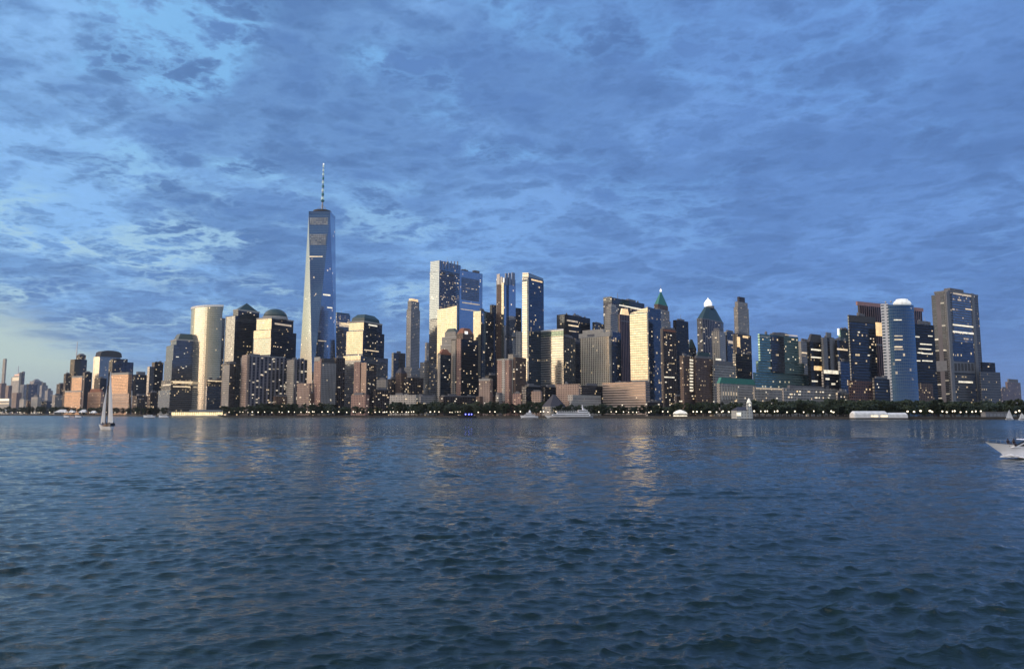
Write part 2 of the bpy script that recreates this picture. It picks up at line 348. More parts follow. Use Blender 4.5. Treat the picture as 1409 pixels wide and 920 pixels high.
# ================================================================ buildings
ALLB = []
class Bld:
    def __init__(s, name, label, Y, a, mat, cat='skyscraper', group=None, px=None):
        s.Y = Y; s.a = R(a); s.mat = M[mat]; s.rng = random.Random(label)
        s.name, s.label, s.cat, s.group = name, label, cat, group
        s.root = None; s.faces = {}; ALLB.append(s)
    def _root(s, poly):
        if s.root is None:
            cx = sum(p[0] for p in poly) / len(poly); cy = sum(p[1] for p in poly) / len(poly)
            s.root = empty(s.name, (cx, cy, GZ), s.label, s.cat, s.group)
    def frame(s, px0, pxc, px1, yt, dY=0.0, depth=None):
        s.Y = max(s.Y, shoreY(pxc) + 70) if s.root is None else s.Y
        Y = s.Y + dY; ca_, sa_ = math.cos(s.a), math.sin(s.a)
        c = at(pxc, yt, Y); C = (c[0], Y)
        k0 = at(px0, yt, 1.0)[0]; k1 = at(px1, yt, 1.0)[0]
        sL = (C[0] - k0 * Y) / max(ca_ + k0 * sa_, 0.12) if pxc - px0 > 0.4 else None
        den = sa_ - k1 * ca_
        sR = (k1 * Y - C[0]) / den if (px1 - pxc > 0.4 and den > 0.10) else None
        if sL is None: sL = depth or max(12.0, 0.8 * (sR or 25))
        if sR is None: sR = depth or max(12.0, 0.8 * sL)
        L = (C[0] - sL * ca_, Y + sL * sa_); Rr = (C[0] + sR * sa_, Y + sR * ca_)
        Q = (L[0] + Rr[0] - C[0], L[1] + Rr[1] - C[1])
        return [L, C, Rr, Q], c[2]
    def tier(s, px0, pxc, px1, yt, yb=None, part='tower_shaft', mat=None, dY=0.0, depth=None, slant=0.0, label=None):
        poly, zt = s.frame(px0, pxc, px1, yt, dY, depth)
        s._root(poly)
        z0 = GZ if yb is None else at(pxc, yb, s.Y + dY)[2]
        h = slant * mpp(s.Y)
        zts = [zt - h, zt, zt, zt - h] if slant else None
        vs, fs, mi, uv = prism_data(poly, z0, zt, zts)
        # roof rim: a raised parapet drawn into the same prism would be lost at this size, so it is a part of its own on big tiers
        o = mesh_obj(part, vs, fs, [M[mat] if mat else s.mat, M['roof']], s.root, mi, uv)
        if label: o['label'] = label
        s.poly, s.zt, s.z0 = poly, zt, z0
        s.faces = {'L': (poly[0], poly[1]), 'R': (poly[1], poly[2])}
        return o
    def curved(s, px0, px1, yt, n0, n1, yb=None, part='tower_shaft', mat=None, depth=30.0, seg=14, smooth=True, dY=0):
        """front wall is an arc whose normal turns from n0 to n1 degrees (left positive)"""
        Y = s.Y + dY; a0, a1 = R(n0), R(n1)
        pts = [(0.0, 0.0)]
        for i in range(seg):
            a = a0 + (a1 - a0) * (i + 0.5) / seg
            pts.append((pts[-1][0] + math.cos(a), pts[-1][1] - math.sin(a)))
        x0 = at(px0, yt, Y)[0]; k1 = at(px1, yt, 1.0)[0]
        # scale so the last point lands on px1, nearest point at Y
        ymin = min(p[1] for p in pts); pts = [(p[0], p[1] - ymin) for p in pts]
        k0 = at(px0, yt, 1.0)[0]
        # unknown scale q and x offset: x_off + q*x0' = k0*(Y+q*y0'), x_off + q*x1' = k1*(Y+q*y1')
        q = (k1 - k0) * Y / ((pts[-1][0] - k1 * pts[-1][1]) - (pts[0][0] - k0 * pts[0][1]))
        xo = k0 * (Y + q * pts[0][1]) - q * pts[0][0]
        front = [(xo + q * p[0], Y + q * p[1]) for p in pts]
        zt = at((px0 + px1) / 2, yt, Y)[2]
        yb_ = max(front[0][1], front[-1][1]) + depth
        back = [(front[-1][0] * yb_ / front[-1][1] - 1.5, yb_), (front[0][0] * yb_ / front[0][1] + 1.5, yb_)]
        poly = front + back; s._root(poly)
        z0 = GZ if yb is None else at((px0 + px1) / 2, yb, Y)[2]
        vs, fs, mi, uv = prism_data(poly, z0, zt)
        o = mesh_obj(part, vs, fs, [M[mat] if mat else s.mat, M['roof']], s.root, mi, uv)
        s.poly, s.zt, s.z0 = poly, zt, z0
        mid = len(front) // 2
        s.faces = {'L': (front[0], front[mid]), 'R': (front[mid], front[-1])}
        return o
    def on(s, face, px, py):
        (ax, ay), (bx, by) = s.faces[face]; d = ray(px, py)
        # ray from the eye meets the vertical plane through a-b
        nx, ny = (by - ay), -(bx - ax)
        k = (ax * nx + ay * ny) / (d[0] * nx + d[1] * ny)
        return Vector((d[0] * k, d[1] * k, CAMH + d[2] * k))
    def facing(s, face):
        (ax, ay), (bx, by) = s.faces[face]; v = Vector((by - ay, -(bx - ax), 0)).normalized()
        if v.dot(Vector((-ax, -ay, 0))) < 0: v = -v
        return v
    def band(s, face, pa, pb, py, h=1.6, mat='band_w', part='window_band', proud=0.35):
        A, Bv = s.on(face, pa, py), s.on(face, pb, py); n = s.facing(face)
        Bv.z = A.z; hh = h * mpp(s.Y) / 2
        th = Vector((0, 0, hh)); V = []
        for q in (A, Bv):
            for z in (-1, 1):
                for e in (proud, -0.25): V.append(tuple(q + th * z + n * e))
        fs = [(0, 4, 6, 2), (1, 3, 7, 5), (2, 6, 7, 3), (0, 1, 5, 4), (0, 2, 3, 1), (4, 5, 7, 6)]
        uv = [[((V[i][0]), V[i][2]) for i in f] for f in fs]
        return mesh_obj(part, V, fs, M[mat], s.root, uv=uv)
    def strip(s, face, pa, pb, y0, y1, mat, part, proud=0.4):
        return s.band(face, pa, pb, (y0 + y1) / 2, abs(y1 - y0), mat, part, proud)
    def lits(s, n, face=None, y0=None, y1=None, big=1.0):
        for i in range(int(n * 0.7 + .5)):
            f = face or s.rng.choice('LR'); (ax, ay), (bx, by) = s.faces[f]; v = s.facing(f)
            w = math.hypot(bx - ax, by - ay)
            if w < 4: continue
            t = (int(s.rng.uniform(0.08, 0.92) * w / 3.0) + 0.5) * 3.0 / w
            if not 0.04 < t < 0.96: continue
            x, y = ax + (bx - ax) * t, ay + (by - ay) * t
            zt = s.zt if y0 is None else s.on(f, s.px(x, y), y0).z
            z0 = max(s.z0, GZ + 14) if y1 is None else s.on(f, s.px(x, y), y1).z
            z = GZ + (int((s.rng.uniform(z0, zt - 3) - GZ) / 3.9) + 0.4) * 3.9
            if z > zt - 1.5: continue
            o = bpy.data.objects.new('lit_window', UW[s.rng.random() < 0.45]); COL.objects.link(o); o.parent = s.root
            L = s.root.location
            o.location = (x + v.x * 0.12 - L.x, y + v.y * 0.12 - L.y, z - L.z)
            o.rotation_euler = (0, 0, math.atan2(v.y, v.x) + math.pi / 2)
            k = s.rng.choice((0.8, 1.0, 1.0, 1.7)) * big; o.scale = (k, 1, 0.95)
    def px(s, x, y): return CX + F * x / (y * math.cos(PITCH) + 60 * math.sin(PITCH))
    def mid(s): return (sum(p[0] for p in s.poly) / len(s.poly), sum(p[1] for p in s.poly) / len(s.poly))
    def shrink(s, k, poly=None):
        poly = poly or s.poly; cx, cy = sum(p[0] for p in poly) / len(poly), sum(p[1] for p in poly) / len(poly)
        return [(cx + (x - cx) * k, cy + (y - cy) * k) for x, y in poly]
    def pent(s, k=0.5, h=4.0, part='roof_penthouse', mat='pent', shift=(0, 0), k2=None):
        p = s.shrink(k); e = Vector((s.poly[1][0] - s.poly[0][0], s.poly[1][1] - s.poly[0][1], 0)); g = Vector((s.poly[2][0] - s.poly[1][0], s.poly[2][1] - s.poly[1][1], 0))
        p = [(x + e.x * shift[0] + g.x * shift[1], y + e.y * shift[0] + g.y * shift[1]) for x, y in p]
        top = None
        if k2 is not None:
            cx, cy = sum(q[0] for q in p) / len(p), sum(q[1] for q in p) / len(p); top = [(cx + (x - cx) * k2, cy + (y - cy) * k2) for x, y in p]
        vs, fs, mi, uv = prism_data(p, s.zt - 0.1, s.zt + h, inset=top)
        return mesh_obj(part, vs, fs, [M[mat], M[mat] if top else M['roof']], s.root, mi, uv)
    def rim(s, h=1.6, out=0.25, mat='stone', part='parapet', dz=0.0):
        n = len(s.poly); k = 1 + out / 12.0; o_ = s.shrink(k); i_ = s.shrink(0.94); z0, z1 = s.zt - h * 0.5 + dz, s.zt + h * 0.5 + dz
        vs = [(x, y, z0) for x, y in o_] + [(x, y, z1) for x, y in o_] + [(x, y, z1) for x, y in i_] + [(x, y, z0) for x, y in i_]
        fs = []
        for i in range(n):
            j = (i + 1) % n
            for a, b in ((0, 1), (1, 2), (2, 3), (3, 0)): fs.append((a * n + i, a * n + j, b * n + j, b * n + i))
        return mesh_obj(part, vs, fs, M[mat], s.root)
    def mast(s, px, ytip, ybase, r=0.5, mat='steel', part='antenna_mast'):
        cx, cy = s.mid(); t = at(px, ytip, cy)[2]; b = at(px, ybase, cy)
        vs, fs = tube_data((b[0], cy, b[2] - 2), (b[0], cy, t), r, r * 0.35, 6)
        return mesh_obj(part, vs, fs, M[mat], s.root)
    def clutter(s, n=3, hmax=4.5):
        for i in range(n):
            cx, cy = s.mid(); w = math.dist(s.poly[0], s.poly[1]); g = math.dist(s.poly[1], s.poly[2])
            ax = s.rng.uniform(-.35, .35); bx = s.rng.uniform(-.35, .35); h = s.rng.uniform(1.5, hmax)
            e = ((s.poly[1][0] - s.poly[0][0]) * ax + (s.poly[2][0] - s.poly[1][0]) * bx, (s.poly[1][1] - s.poly[0][1]) * ax + (s.poly[2][1] - s.poly[1][1]) * bx)
            if s.rng.random() < 0.35:
                vs, fs = lathe_data((cx + e[0], cy + e[1], s.zt - .1), [(1.8, 0), (1.8, h), (0.1, h + 1.4)], 10)
                nm = 'water_tank'
            else:
                vs, fs = box_data((cx + e[0], cy + e[1], s.zt + h / 2 - .1), (s.rng.uniform(3, max(4, w * .3)), s.rng.uniform(3, max(4, g * .3)), h), s.rng.choice((0,)) - s.a)
                nm = 'roof_plant'
            mesh_obj(nm, vs, fs, M['pent'], s.root)

def simple(name, label, Y, a, mat, q, lits=6, pent=(0.5, 4.0), clut=2, cat='building', group=None, **kw):
    b = Bld(name, label, Y, a, mat, cat, group); b.tier(*q, part='walls' if cat != 'skyscraper' else 'tower_shaft', **kw)
    if pent: b.pent(*pent)
    if clut: b.clutter(clut)
    if lits: b.lits(lits)
    return b
# ================================================================ setting: water, ground, quay
SHORE = [(-420, 3400), (-200, 2900), (0, 2250), (90, 2000), (160, 1850), (215, 1560), (260, 1370), (400, 1290), (560, 1230), (700, 1130), (860, 1030), (1000, 900), (1200, 838), (1409, 812), (1560, 800), (1660, 840)]
def shoreY(px):
    for (a, ya), (b, yb) in zip(SHORE, SHORE[1:]):
        if px <= b: return ya + (yb - ya) * (px - a) / (b - a)
    return SHORE[-1][1]
def gx_at(px, Y): return at(px, 571, Y)[0]
sp = [(gx_at(p, y), y) for p, y in SHORE]
GRASS, T = new_mat('ground_paving_and_lawn')
tcn = T.node('ShaderNodeTexCoord'); nn = T.noise(tcn.outputs['Object'], 0.02, 5, 0.6)
p = T.node('ShaderNodeBsdfPrincipled'); T.put(p.inputs['Base Color'], T.ramp(nn, [(0.35, (0.05, 0.05, 0.05)), (0.5, (0.035, 0.05, 0.025)), (0.65, (0.12, 0.115, 0.10))])); p.inputs['Roughness'].default_value = 0.9
o = T.node('ShaderNodeOutputMaterial'); T.l.new(p.outputs[0], o.inputs[0])
n = len(sp)
far = [(sp[-1][0] + 900, 2500), (9000, 9000), (9000, 16000), (-12000, 16000), (-9500, 9500)]
poly = sp + far
vs = [(x, y, GZ) for x, y in poly]
g = mesh_obj('ground', vs, [tuple(range(len(vs)))], GRASS); g['kind'] = 'structure'; g['label'] = 'flat city ground behind the waterfront'
QM = plain('quay_stone', (0.055, 0.052, 0.05), 0.9, 0, 0.35, 0.5)
qv, qf = [], []
pts = sp + [far[0], far[1]]
for i, (x, y) in enumerate(pts):
    for oy, z in ((-0.6, -3.0), (-0.6, GZ - 0.5), (-1.0, GZ - 0.5), (-1.0, GZ + 0.12), (1.2, GZ + 0.12), (1.2, GZ - 1)): qv.append((x, y + oy, z))
    if i:
        for k in range(5): a = (i - 1) * 6 + k; qf.append((a, a + 6, a + 7, a + 1))
q = mesh_obj('quay', qv, qf, QM); q['kind'] = 'structure'; q['label'] = 'dark stone quay wall along the water'

# --- water: radial sheet about the viewing ferry, real waves near by, finer ripples as bump
rs = [3.0]
while rs[-1] < 15: rs.append(rs[-1] * 1.03)
while rs[-1] < 240: rs.append(rs[-1] * 1.0042)
while rs[-1] < 26000: rs.append(rs[-1] * 1.03)
rs = np.array(rs)
th_d = np.arange(-47, 47.01, 0.115)
th_s = np.arange(-180, -47.5, 3.5); th_e = np.arange(50, 180, 3.5)
th = np.radians(np.concatenate([th_s, th_d, th_e]))
nr, nt = len(rs), len(th)
RR, TT = np.meshgrid(rs, th, indexing='ij')
WAMP = 0.0070
X0 = RR * np.sin(TT); Y0 = RR * np.cos(TT); X, Y_, Z = X0.copy(), Y0.copy(), np.zeros_like(X0)
dr = np.gradient(rs)[:, None]; cell = np.maximum(dr, RR * math.radians(0.115))
rngw = np.random.default_rng(5)
NW = 130
lam = np.exp(rngw.uniform(math.log(0.26), math.log(4.0), NW)); lam.sort()
dirs = np.radians(-76 + rngw.normal(0, 1, NW) * (12 + 10 / lam ** .5) + np.where(rngw.random(NW) < .15, 40, 0))   # wind sea running towards the lower right
ph = rngw.uniform(0, 2 * math.pi, NW)
patch = 0.5 + 0.5 * np.sin(X0 * 0.11 + 1.1 * np.sin(Y0 * 0.09) + 2.0) * np.sin(Y0 * 0.16 + 0.9 * np.sin(X0 * 0.07 + 1.0))
gust = 0.62 + 0.75 * patch + 0.15 * np.sin(X0 * 0.017 - Y0 * 0.023)
for l, d, f in zip(lam, dirs, ph):
    k = 2 * math.pi / l; amp = WAMP * l * (1.0 if l < 1.0 else (1.0 / l) ** 0.8)
    fade = np.clip((l / cell - 2.0) / 1.6, 0, 1) * amp * gust
    a = k * (math.cos(d) * X0 + math.sin(d) * Y0) + f
    Z += fade * (np.cos(a) + 0.22 * np.cos(2 * a - 0.9)); s_ = fade * np.sin(a) * 0.95
    X -= s_ * math.cos(d); Y_ -= s_ * math.sin(d)
co = np.stack([X, Y_, Z], -1).reshape(-1, 3)
i, j = np.meshgrid(np.arange(nr - 1), np.arange(nt - 1), indexing='ij')
a = (i * nt + j).ravel(); quads = np.stack([a, a + 1, a + nt + 1, a + nt], -1)
j2 = np.arange(nr - 1); b = j2 * nt; last = b + nt - 1
quads = np.concatenate([quads, np.stack([last, b, b + nt, last + nt], -1)])
me = bpy.data.meshes.new('water'); me.vertices.add(len(co)); me.vertices.foreach_set('co', co.ravel().astype(np.float32))
me.loops.add(quads.size); me.loops.foreach_set('vertex_index', quads[:, ::-1].ravel().astype(np.int32))
me.polygons.add(len(quads)); me.polygons.foreach_set('loop_start', np.arange(0, quads.size, 4, dtype=np.int32))
me.polygons.foreach_set('use_smooth', np.ones(len(quads), dtype=bool)); me.update(calc_edges=True); me.validate()
WM, T = new_mat('harbour_water')
geo = T.node('ShaderNodeNewGeometry'); P = geo.outputs['Position']
mp = T.node('ShaderNodeMapping'); T.put(mp.inputs['Vector'], P); mp.inputs['Rotation'].default_value = (0, 0, R(20)); mp.inputs['Scale'].default_value = (0.42, 1.0, 1.0)
PR = mp.outputs[0]
n1 = T.noise(PR, 0.50, 6, 0.62, 0.4); n2 = T.noise(PR, 3.2, 5, 0.65, 0.3); n3 = T.noise(PR, 0.022, 4, 0.55, 0.5)
hgt = T.m('ADD', T.m('MULTIPLY', n1, 0.55), T.m('MULTIPLY', n2, 0.10))
dist = T.vm('LENGTH', P)
farf = T.sm(dist, 40, 350)
def ridged(vec, sc, det):
    n_ = T.node('ShaderNodeTexNoise', noise_type='RIDGED_MULTIFRACTAL'); T.put(n_.inputs['Vector'], vec); n_.inputs['Scale'].default_value = sc; n_.inputs['Detail'].default_value = det
    n_.inputs['Roughness'].default_value = 0.55; n_.inputs['Lacunarity'].default_value = 2.1; n_.inputs['Offset'].default_value = 0.9; n_.inputs['Gain'].default_value = 1.6; n_.inputs['Distortion'].default_value = 0.35
    return n_.outputs[0]
rg = ridged(PR, 0.62, 4.0); rg2 = ridged(T.vm('ADD', PR, (13.0, 5.0, 0)), 1.9, 3.0)
hgt = T.m('ADD', T.m('MULTIPLY', rg, 0.030), T.m('ADD', T.m('MULTIPLY', n2, 0.05), T.m('MULTIPLY', T.noise(PR, 9.0, 4, 0.6), 0.016)))
bp = T.node('ShaderNodeBump'); bp.inputs['Strength'].default_value = 1.0; bp.inputs['Distance'].default_value = 1.0; T.put(bp.inputs['Height'], hgt)
c1 = T.noise(PR, 0.45, 5, 0.60, 0.4, out=1); c2 = T.noise(T.vm('ADD', PR, (31, 7, 0)), 1.7, 4, 0.6, 0.2, out=1)
sl = T.vm('ADD', T.vm('SCALE', T.vm('SUBTRACT', c1, (.5, .5, .5)), scale=2.1), T.vm('SCALE', T.vm('SUBTRACT', c2, (.5, .5, .5)), scale=1.2))
sl = T.vm('MULTIPLY', sl, (1.0, 1.0, 0.0))
sl = T.vm('SCALE', sl, scale=T.m('MULTIPLY', farf, T.lin(n3, 0.3, 0.7, 0.65, 1.3)))
nw = T.vm('NORMALIZE', T.vm('ADD', bp.outputs[0], sl))
p = T.node('ShaderNodeBsdfPrincipled'); T.put(p.inputs['Base Color'], T.ramp(n3, [(0.3, (0.007, 0.017, 0.017)), (0.7, (0.010, 0.024, 0.022))]))
T.put(p.inputs['Roughness'], T.m('ADD', 0.05, T.m('MULTIPLY', T.sm(dist, 60, 700), 0.16))); p.inputs['IOR'].default_value = 1.38
p.inputs['Specular Tint'].default_value = (1.0, 0.96, 0.80, 1)
T.l.new(nw, p.inputs['Normal'])
o = T.node('ShaderNodeOutputMaterial'); T.l.new(p.outputs[0], o.inputs[0])
me.materials.append(WM)
w = bpy.data.objects.new('water', me); COL.objects.link(w); w['kind'] = 'structure'; w['label'] = 'dark choppy harbour water'

# --- thin evening air
hz, T = new_mat('evening_haze')
vp = T.node('ShaderNodeVolumePrincipled'); vp.inputs['Color'].default_value = (0.80, 0.86, 0.95, 1); vp.inputs['Density'].default_value = 1.8e-5; vp.inputs['Anisotropy'].default_value = 0.2
o = T.node('ShaderNodeOutputMaterial'); T.l.new(vp.outputs[0], o.inputs['Volume'])
v, f = box_data((0, 0, 300), (56000, 56000, 612)); hb = mesh_obj('haze', v, f, hz); hb['kind'] = 'stuff'; hb['label'] = 'thin blue evening haze over the harbour and city'
# ================================================================ the skyline, from left to right
# --- far midtown, hazy
def far(name, label, q, Y=6300, mat='f_far', a=35, lits=0, pent=None, **kw):
    return simple(name, label, Y, a, mat, q, lits, pent, 0, cat='skyscraper' if name == 'skyscraper' else 'building', **kw)
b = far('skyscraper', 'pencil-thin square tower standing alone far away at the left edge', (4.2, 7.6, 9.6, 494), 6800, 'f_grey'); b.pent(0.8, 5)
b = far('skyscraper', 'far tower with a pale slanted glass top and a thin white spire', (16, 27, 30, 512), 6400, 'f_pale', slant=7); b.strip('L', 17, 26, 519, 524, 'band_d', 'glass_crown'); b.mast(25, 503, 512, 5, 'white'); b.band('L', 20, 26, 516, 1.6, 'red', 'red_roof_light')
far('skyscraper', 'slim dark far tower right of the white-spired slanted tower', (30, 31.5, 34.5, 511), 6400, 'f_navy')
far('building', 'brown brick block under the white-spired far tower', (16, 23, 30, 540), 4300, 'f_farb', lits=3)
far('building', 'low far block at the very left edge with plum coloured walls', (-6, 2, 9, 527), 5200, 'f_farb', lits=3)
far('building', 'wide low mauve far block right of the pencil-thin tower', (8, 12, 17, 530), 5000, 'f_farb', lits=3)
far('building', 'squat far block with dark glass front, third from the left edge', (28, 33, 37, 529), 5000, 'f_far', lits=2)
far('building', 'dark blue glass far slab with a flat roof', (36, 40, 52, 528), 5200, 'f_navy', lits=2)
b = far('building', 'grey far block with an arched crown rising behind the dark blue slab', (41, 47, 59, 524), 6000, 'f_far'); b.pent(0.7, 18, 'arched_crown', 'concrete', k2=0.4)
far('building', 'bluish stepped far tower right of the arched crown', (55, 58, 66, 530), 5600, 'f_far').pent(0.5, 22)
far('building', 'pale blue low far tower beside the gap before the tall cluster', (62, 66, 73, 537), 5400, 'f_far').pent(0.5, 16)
b = Bld('building', 'low block with a brightly lit greenish roof band at the left edge', 2900, 25, 'f_pale', 'building'); b.tier(-4, 13, 16, 548, part='walls'); b.band('L', -3, 12.5, 550, 3, 'band_c'); b.band('L', -3, 12.5, 555, 1.6, 'band_d'); b.lits(4)
simple('building', 'small beige house block lit at the foot near the left shore', 2700, 30, 'f_pale', (27, 33, 36, 549), 4, None, 1)
simple('building', 'pair of beige cubes joined in one low block left of the tree line gap', 2700, 30, 'f_pale', (43, 52, 57, 546), 3, (0.5, 8), 1)
simple('building', 'charcoal low block between the beige cubes and the dark cluster', 2700, 35, 'f_dark', (57, 64, 73, 552), 4)
simple('building', 'dark brown low block behind the left shore trees', 2750, 35, 'f_brown', (34, 38, 44, 551), 4)
simple('building', 'grey low block wedged left of the orange lit blocks', 2500, 35, 'f_grey', (72, 76, 86, 543), 5)
simple('building', 'narrow dark purple tower block stepping up to the white mast tower', 2550, 40, 'f_dres', (78, 83, 90, 528), 5)
# --- cluster round the white mast
b = Bld('skyscraper', 'dark twin-topped tower carrying a tall white mast', 2450, 38, 'f_dark'); b.tier(97, 103, 120, 494); b.tier(105, 110, 118.5, 488, 494, 'upper_tier', 'f_dres', dY=6); b.pent(0.8, 5, 'rounded_top', k2=0.6); b.mast(105.3, 470, 489, 2.4, 'white'); b.lits(8)
simple('building', 'dark slab with a small roof spike left of the white mast tower', 2350, 40, 'f_dres', (88, 91, 98, 514), 6).mast(92, 508, 515, 1)
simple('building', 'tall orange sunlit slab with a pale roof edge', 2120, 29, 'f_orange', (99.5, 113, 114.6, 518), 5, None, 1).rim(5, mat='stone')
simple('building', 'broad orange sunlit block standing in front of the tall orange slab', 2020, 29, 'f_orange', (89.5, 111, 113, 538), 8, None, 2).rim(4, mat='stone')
simple('building', 'dark blue slab just right of the tall orange slab', 2250, 40, 'f_navy', (114, 117, 127, 512), 6)
b = Bld('skyscraper', 'barrel-roofed tower with one glowing yellow side', 2350, 34, 'f_dark'); b.tier(129, 137, 166, 490, mat='f_wfc')
fr, zt = b.frame(131, 138, 168, 490)
L, C, Rr, Q = [Vector((p[0], p[1], 0)) for p in fr]; vs = []; h = 9 * mpp(2350)
for k in range(9):
    t = math.pi * k / 8; f_ = 0.5 - 0.5 * math.cos(t)
    for A, B_ in ((C, Rr), (L, Q)): q_ = A.lerp(B_, f_); vs.append((q_.x, q_.y, zt + h * min(1, math.sin(t) ** 0.45)))
fs = [(2 * k, 2 * k + 2, 2 * k + 3, 2 * k + 1) for k in range(8)] + [tuple(range(0, 18, 2)), tuple(range(17, 0, -2))]
mesh_obj('barrel_roof', vs, fs, M['roof'], b.root); b.lits(5, 'R')
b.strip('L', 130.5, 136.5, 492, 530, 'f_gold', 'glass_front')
b = Bld('skyscraper', 'dark tower with a low sloping roof right of the barrel-roofed tower', 2230, 40, 'f_navy'); b.tier(150, 155, 184, 497); b.tier(151, 156, 176, 493, 497, 'upper_tier', 'f_dark', dY=5, slant=2); b.lits(8)
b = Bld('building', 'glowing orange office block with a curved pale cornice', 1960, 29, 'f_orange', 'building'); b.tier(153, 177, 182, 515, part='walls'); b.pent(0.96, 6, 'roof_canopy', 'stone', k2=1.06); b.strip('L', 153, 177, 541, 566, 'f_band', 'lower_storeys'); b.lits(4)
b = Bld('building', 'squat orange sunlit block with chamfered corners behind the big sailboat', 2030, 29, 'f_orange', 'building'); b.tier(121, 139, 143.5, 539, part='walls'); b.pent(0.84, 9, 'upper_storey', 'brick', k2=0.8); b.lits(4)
simple('building', 'black block filling the gap under the glowing yellow side', 2200, 30, 'f_black', (130, 138, 147, 520), 5)
b = simple('building', 'navy office block with a box on its roof right of the glowing orange block', 1960, 40, 'f_navy', (183, 187, 204, 515), 9, None, 1); b.pent(0.6, 8)
simple('building', 'low dark apartment block on the shore left of the stepped glass tower', 1700, 40, 'f_dres', (182, 188, 205, 544), 8)
simple('building', 'second low dark block between the shore and the twin black towers', 1560, 40, 'f_dres', (203, 207, 220, 540), 7)
b = Bld('skyscraper', 'twin-topped black tower with one pale edge left of the stepped glass tower', 1800, 38, 'f_black'); b.tier(203, 206, 214, 504, mat='f_wfcd'); b.tier(209, 213, 225, 498, part='upper_tier', dY=8); b.lits(10)
vs, fs = tube_data(at(181.5, 568, 1880), at(181.5, 537, 1880), 0.9, 0.6, 6)
pole = mesh_obj('light_mast', vs, fs, M['white']); tag(pole, 'tall slim white pole rising from the shore right of the orange block', 'pole')

# --- financial centre
b = Bld('skyscraper', 'dark stepped glass tower with a flat-topped pyramid crown above a lit podium band', 1450, 50, 'f_wfcd')
b.tier(218, 234, 284, 536, part='podium'); b.band('R', 236, 283, 524.5, 1.4, 'band_w'); b.tier(222, 235.5, 283, 522, 536, part='lit_storeys', mat='f_litband', dY=2)
b.band('R', 238, 281, 526, 1.8, 'band_w'); b.band('R', 238, 262, 531.5, 1.5, 'band_w'); b.band('R', 268, 281, 531, 1.5, 'band_c'); b.band('L', 224, 235, 530, 1.6, 'band_d')
b.tier(226.5, 237, 282, 495, 522, dY=4); b.lits(10, 'R'); b.tier(229, 239, 281, 474, 495, 'upper_tier', dY=6); b.band('R', 244, 262, 499, 1, 'band_d'); b.lits(8, 'R')
b.tier(235, 243, 276, 467, 474, 'upper_tier', dY=10); b.rim(3, mat='stone'); b.pent(0.86, 14, 'flat_topped_pyramid', 'copperdark', k2=0.72)
b = Bld('skyscraper', 'tall curved glass tower shining yellow with a pale roof edge', 1560, 30, 'f_mirror')
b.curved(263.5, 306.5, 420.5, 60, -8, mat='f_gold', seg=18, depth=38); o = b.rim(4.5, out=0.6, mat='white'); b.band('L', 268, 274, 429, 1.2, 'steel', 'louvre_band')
b.faces['R'] = (b.poly[9], b.poly[18]); b.lits(3, 'R')
b.tier(300, 303, 310, 437, part='side_wing', mat='f_wfc', dY=18); b.tier(283.5, 285, 312, 531, part='podium', mat='f_wfcd', dY=-40); b.band('R', 286, 306, 523.5, 1.4, 'band_w', proud=0.4); b.tier(283.6, 285, 309, 522, 531, 'lit_storeys', 'f_litband', dY=-39)
b = Bld('skyscraper', 'tower with a dark front, pale left side and a green pyramid roof', 1500, 36, 'f_wfc')
b.tier(307, 320.5, 360.5, 500, mat='f_wfcd'); b.tier(310.5, 323, 360, 434, 500, 'tower_shaft', mat='f_dark')
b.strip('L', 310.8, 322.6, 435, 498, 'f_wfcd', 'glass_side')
b.tier(321, 328, 357, 426, 434, 'upper_tier', 'f_dark', dY=6); b.rim(3.2, mat='stone'); b.pent(0.96, 17, 'pyramid_roof', 'copperdark', k2=0.03); b.lits(4, 'R')
b = simple('apartment_building', 'narrow block with grey left side and black front, left of the striped slab', 1400, 36, 'f_dark', (306, 315.5, 331, 500), 7, cat='apartment block'); b.strip('L', 306.3, 315.2, 502, 560, 'f_grey', 'side_wall')
b = Bld('skyscraper', 'tower with a cream left side and a round green dome', 1480, 27, 'f_wfc')
b.tier(346, 371.5, 408.5, 490); b.tier(349, 373, 408, 454, 490, 'tower_shaft', 'f_navy'); b.strip('L', 349.3, 372.7, 455, 466, 'f_mirror', 'glass_side'); b.strip('L', 349.3, 372.7, 466, 489, 'f_wfc', 'glass_side'); b.lits(9, 'R')  # separate glass low on the left side stands in for a reflected tower
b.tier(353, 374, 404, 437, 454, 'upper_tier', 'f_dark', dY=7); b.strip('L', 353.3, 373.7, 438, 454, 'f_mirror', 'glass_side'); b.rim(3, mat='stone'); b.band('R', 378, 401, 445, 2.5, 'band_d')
cx, cy = b.mid(); rr = 15.2 * mpp(1590); zb = b.zt
vs, fs = lathe_data((cx, cy, zb), [(rr * 1.06, 0), (rr * 1.06, 6)], 28); mesh_obj('dome_drum', vs, fs, M['stone'], b.root, smooth=False)
vs, fs = lathe_data((cx, cy, zb + 6), [(rr * math.cos(t), rr * 0.72 * math.sin(t)) for t in [R(k * 9) for k in range(10)] + [R(89)]], 28); mesh_obj('dome', vs, fs, M['copperdark'], b.root, smooth=True)
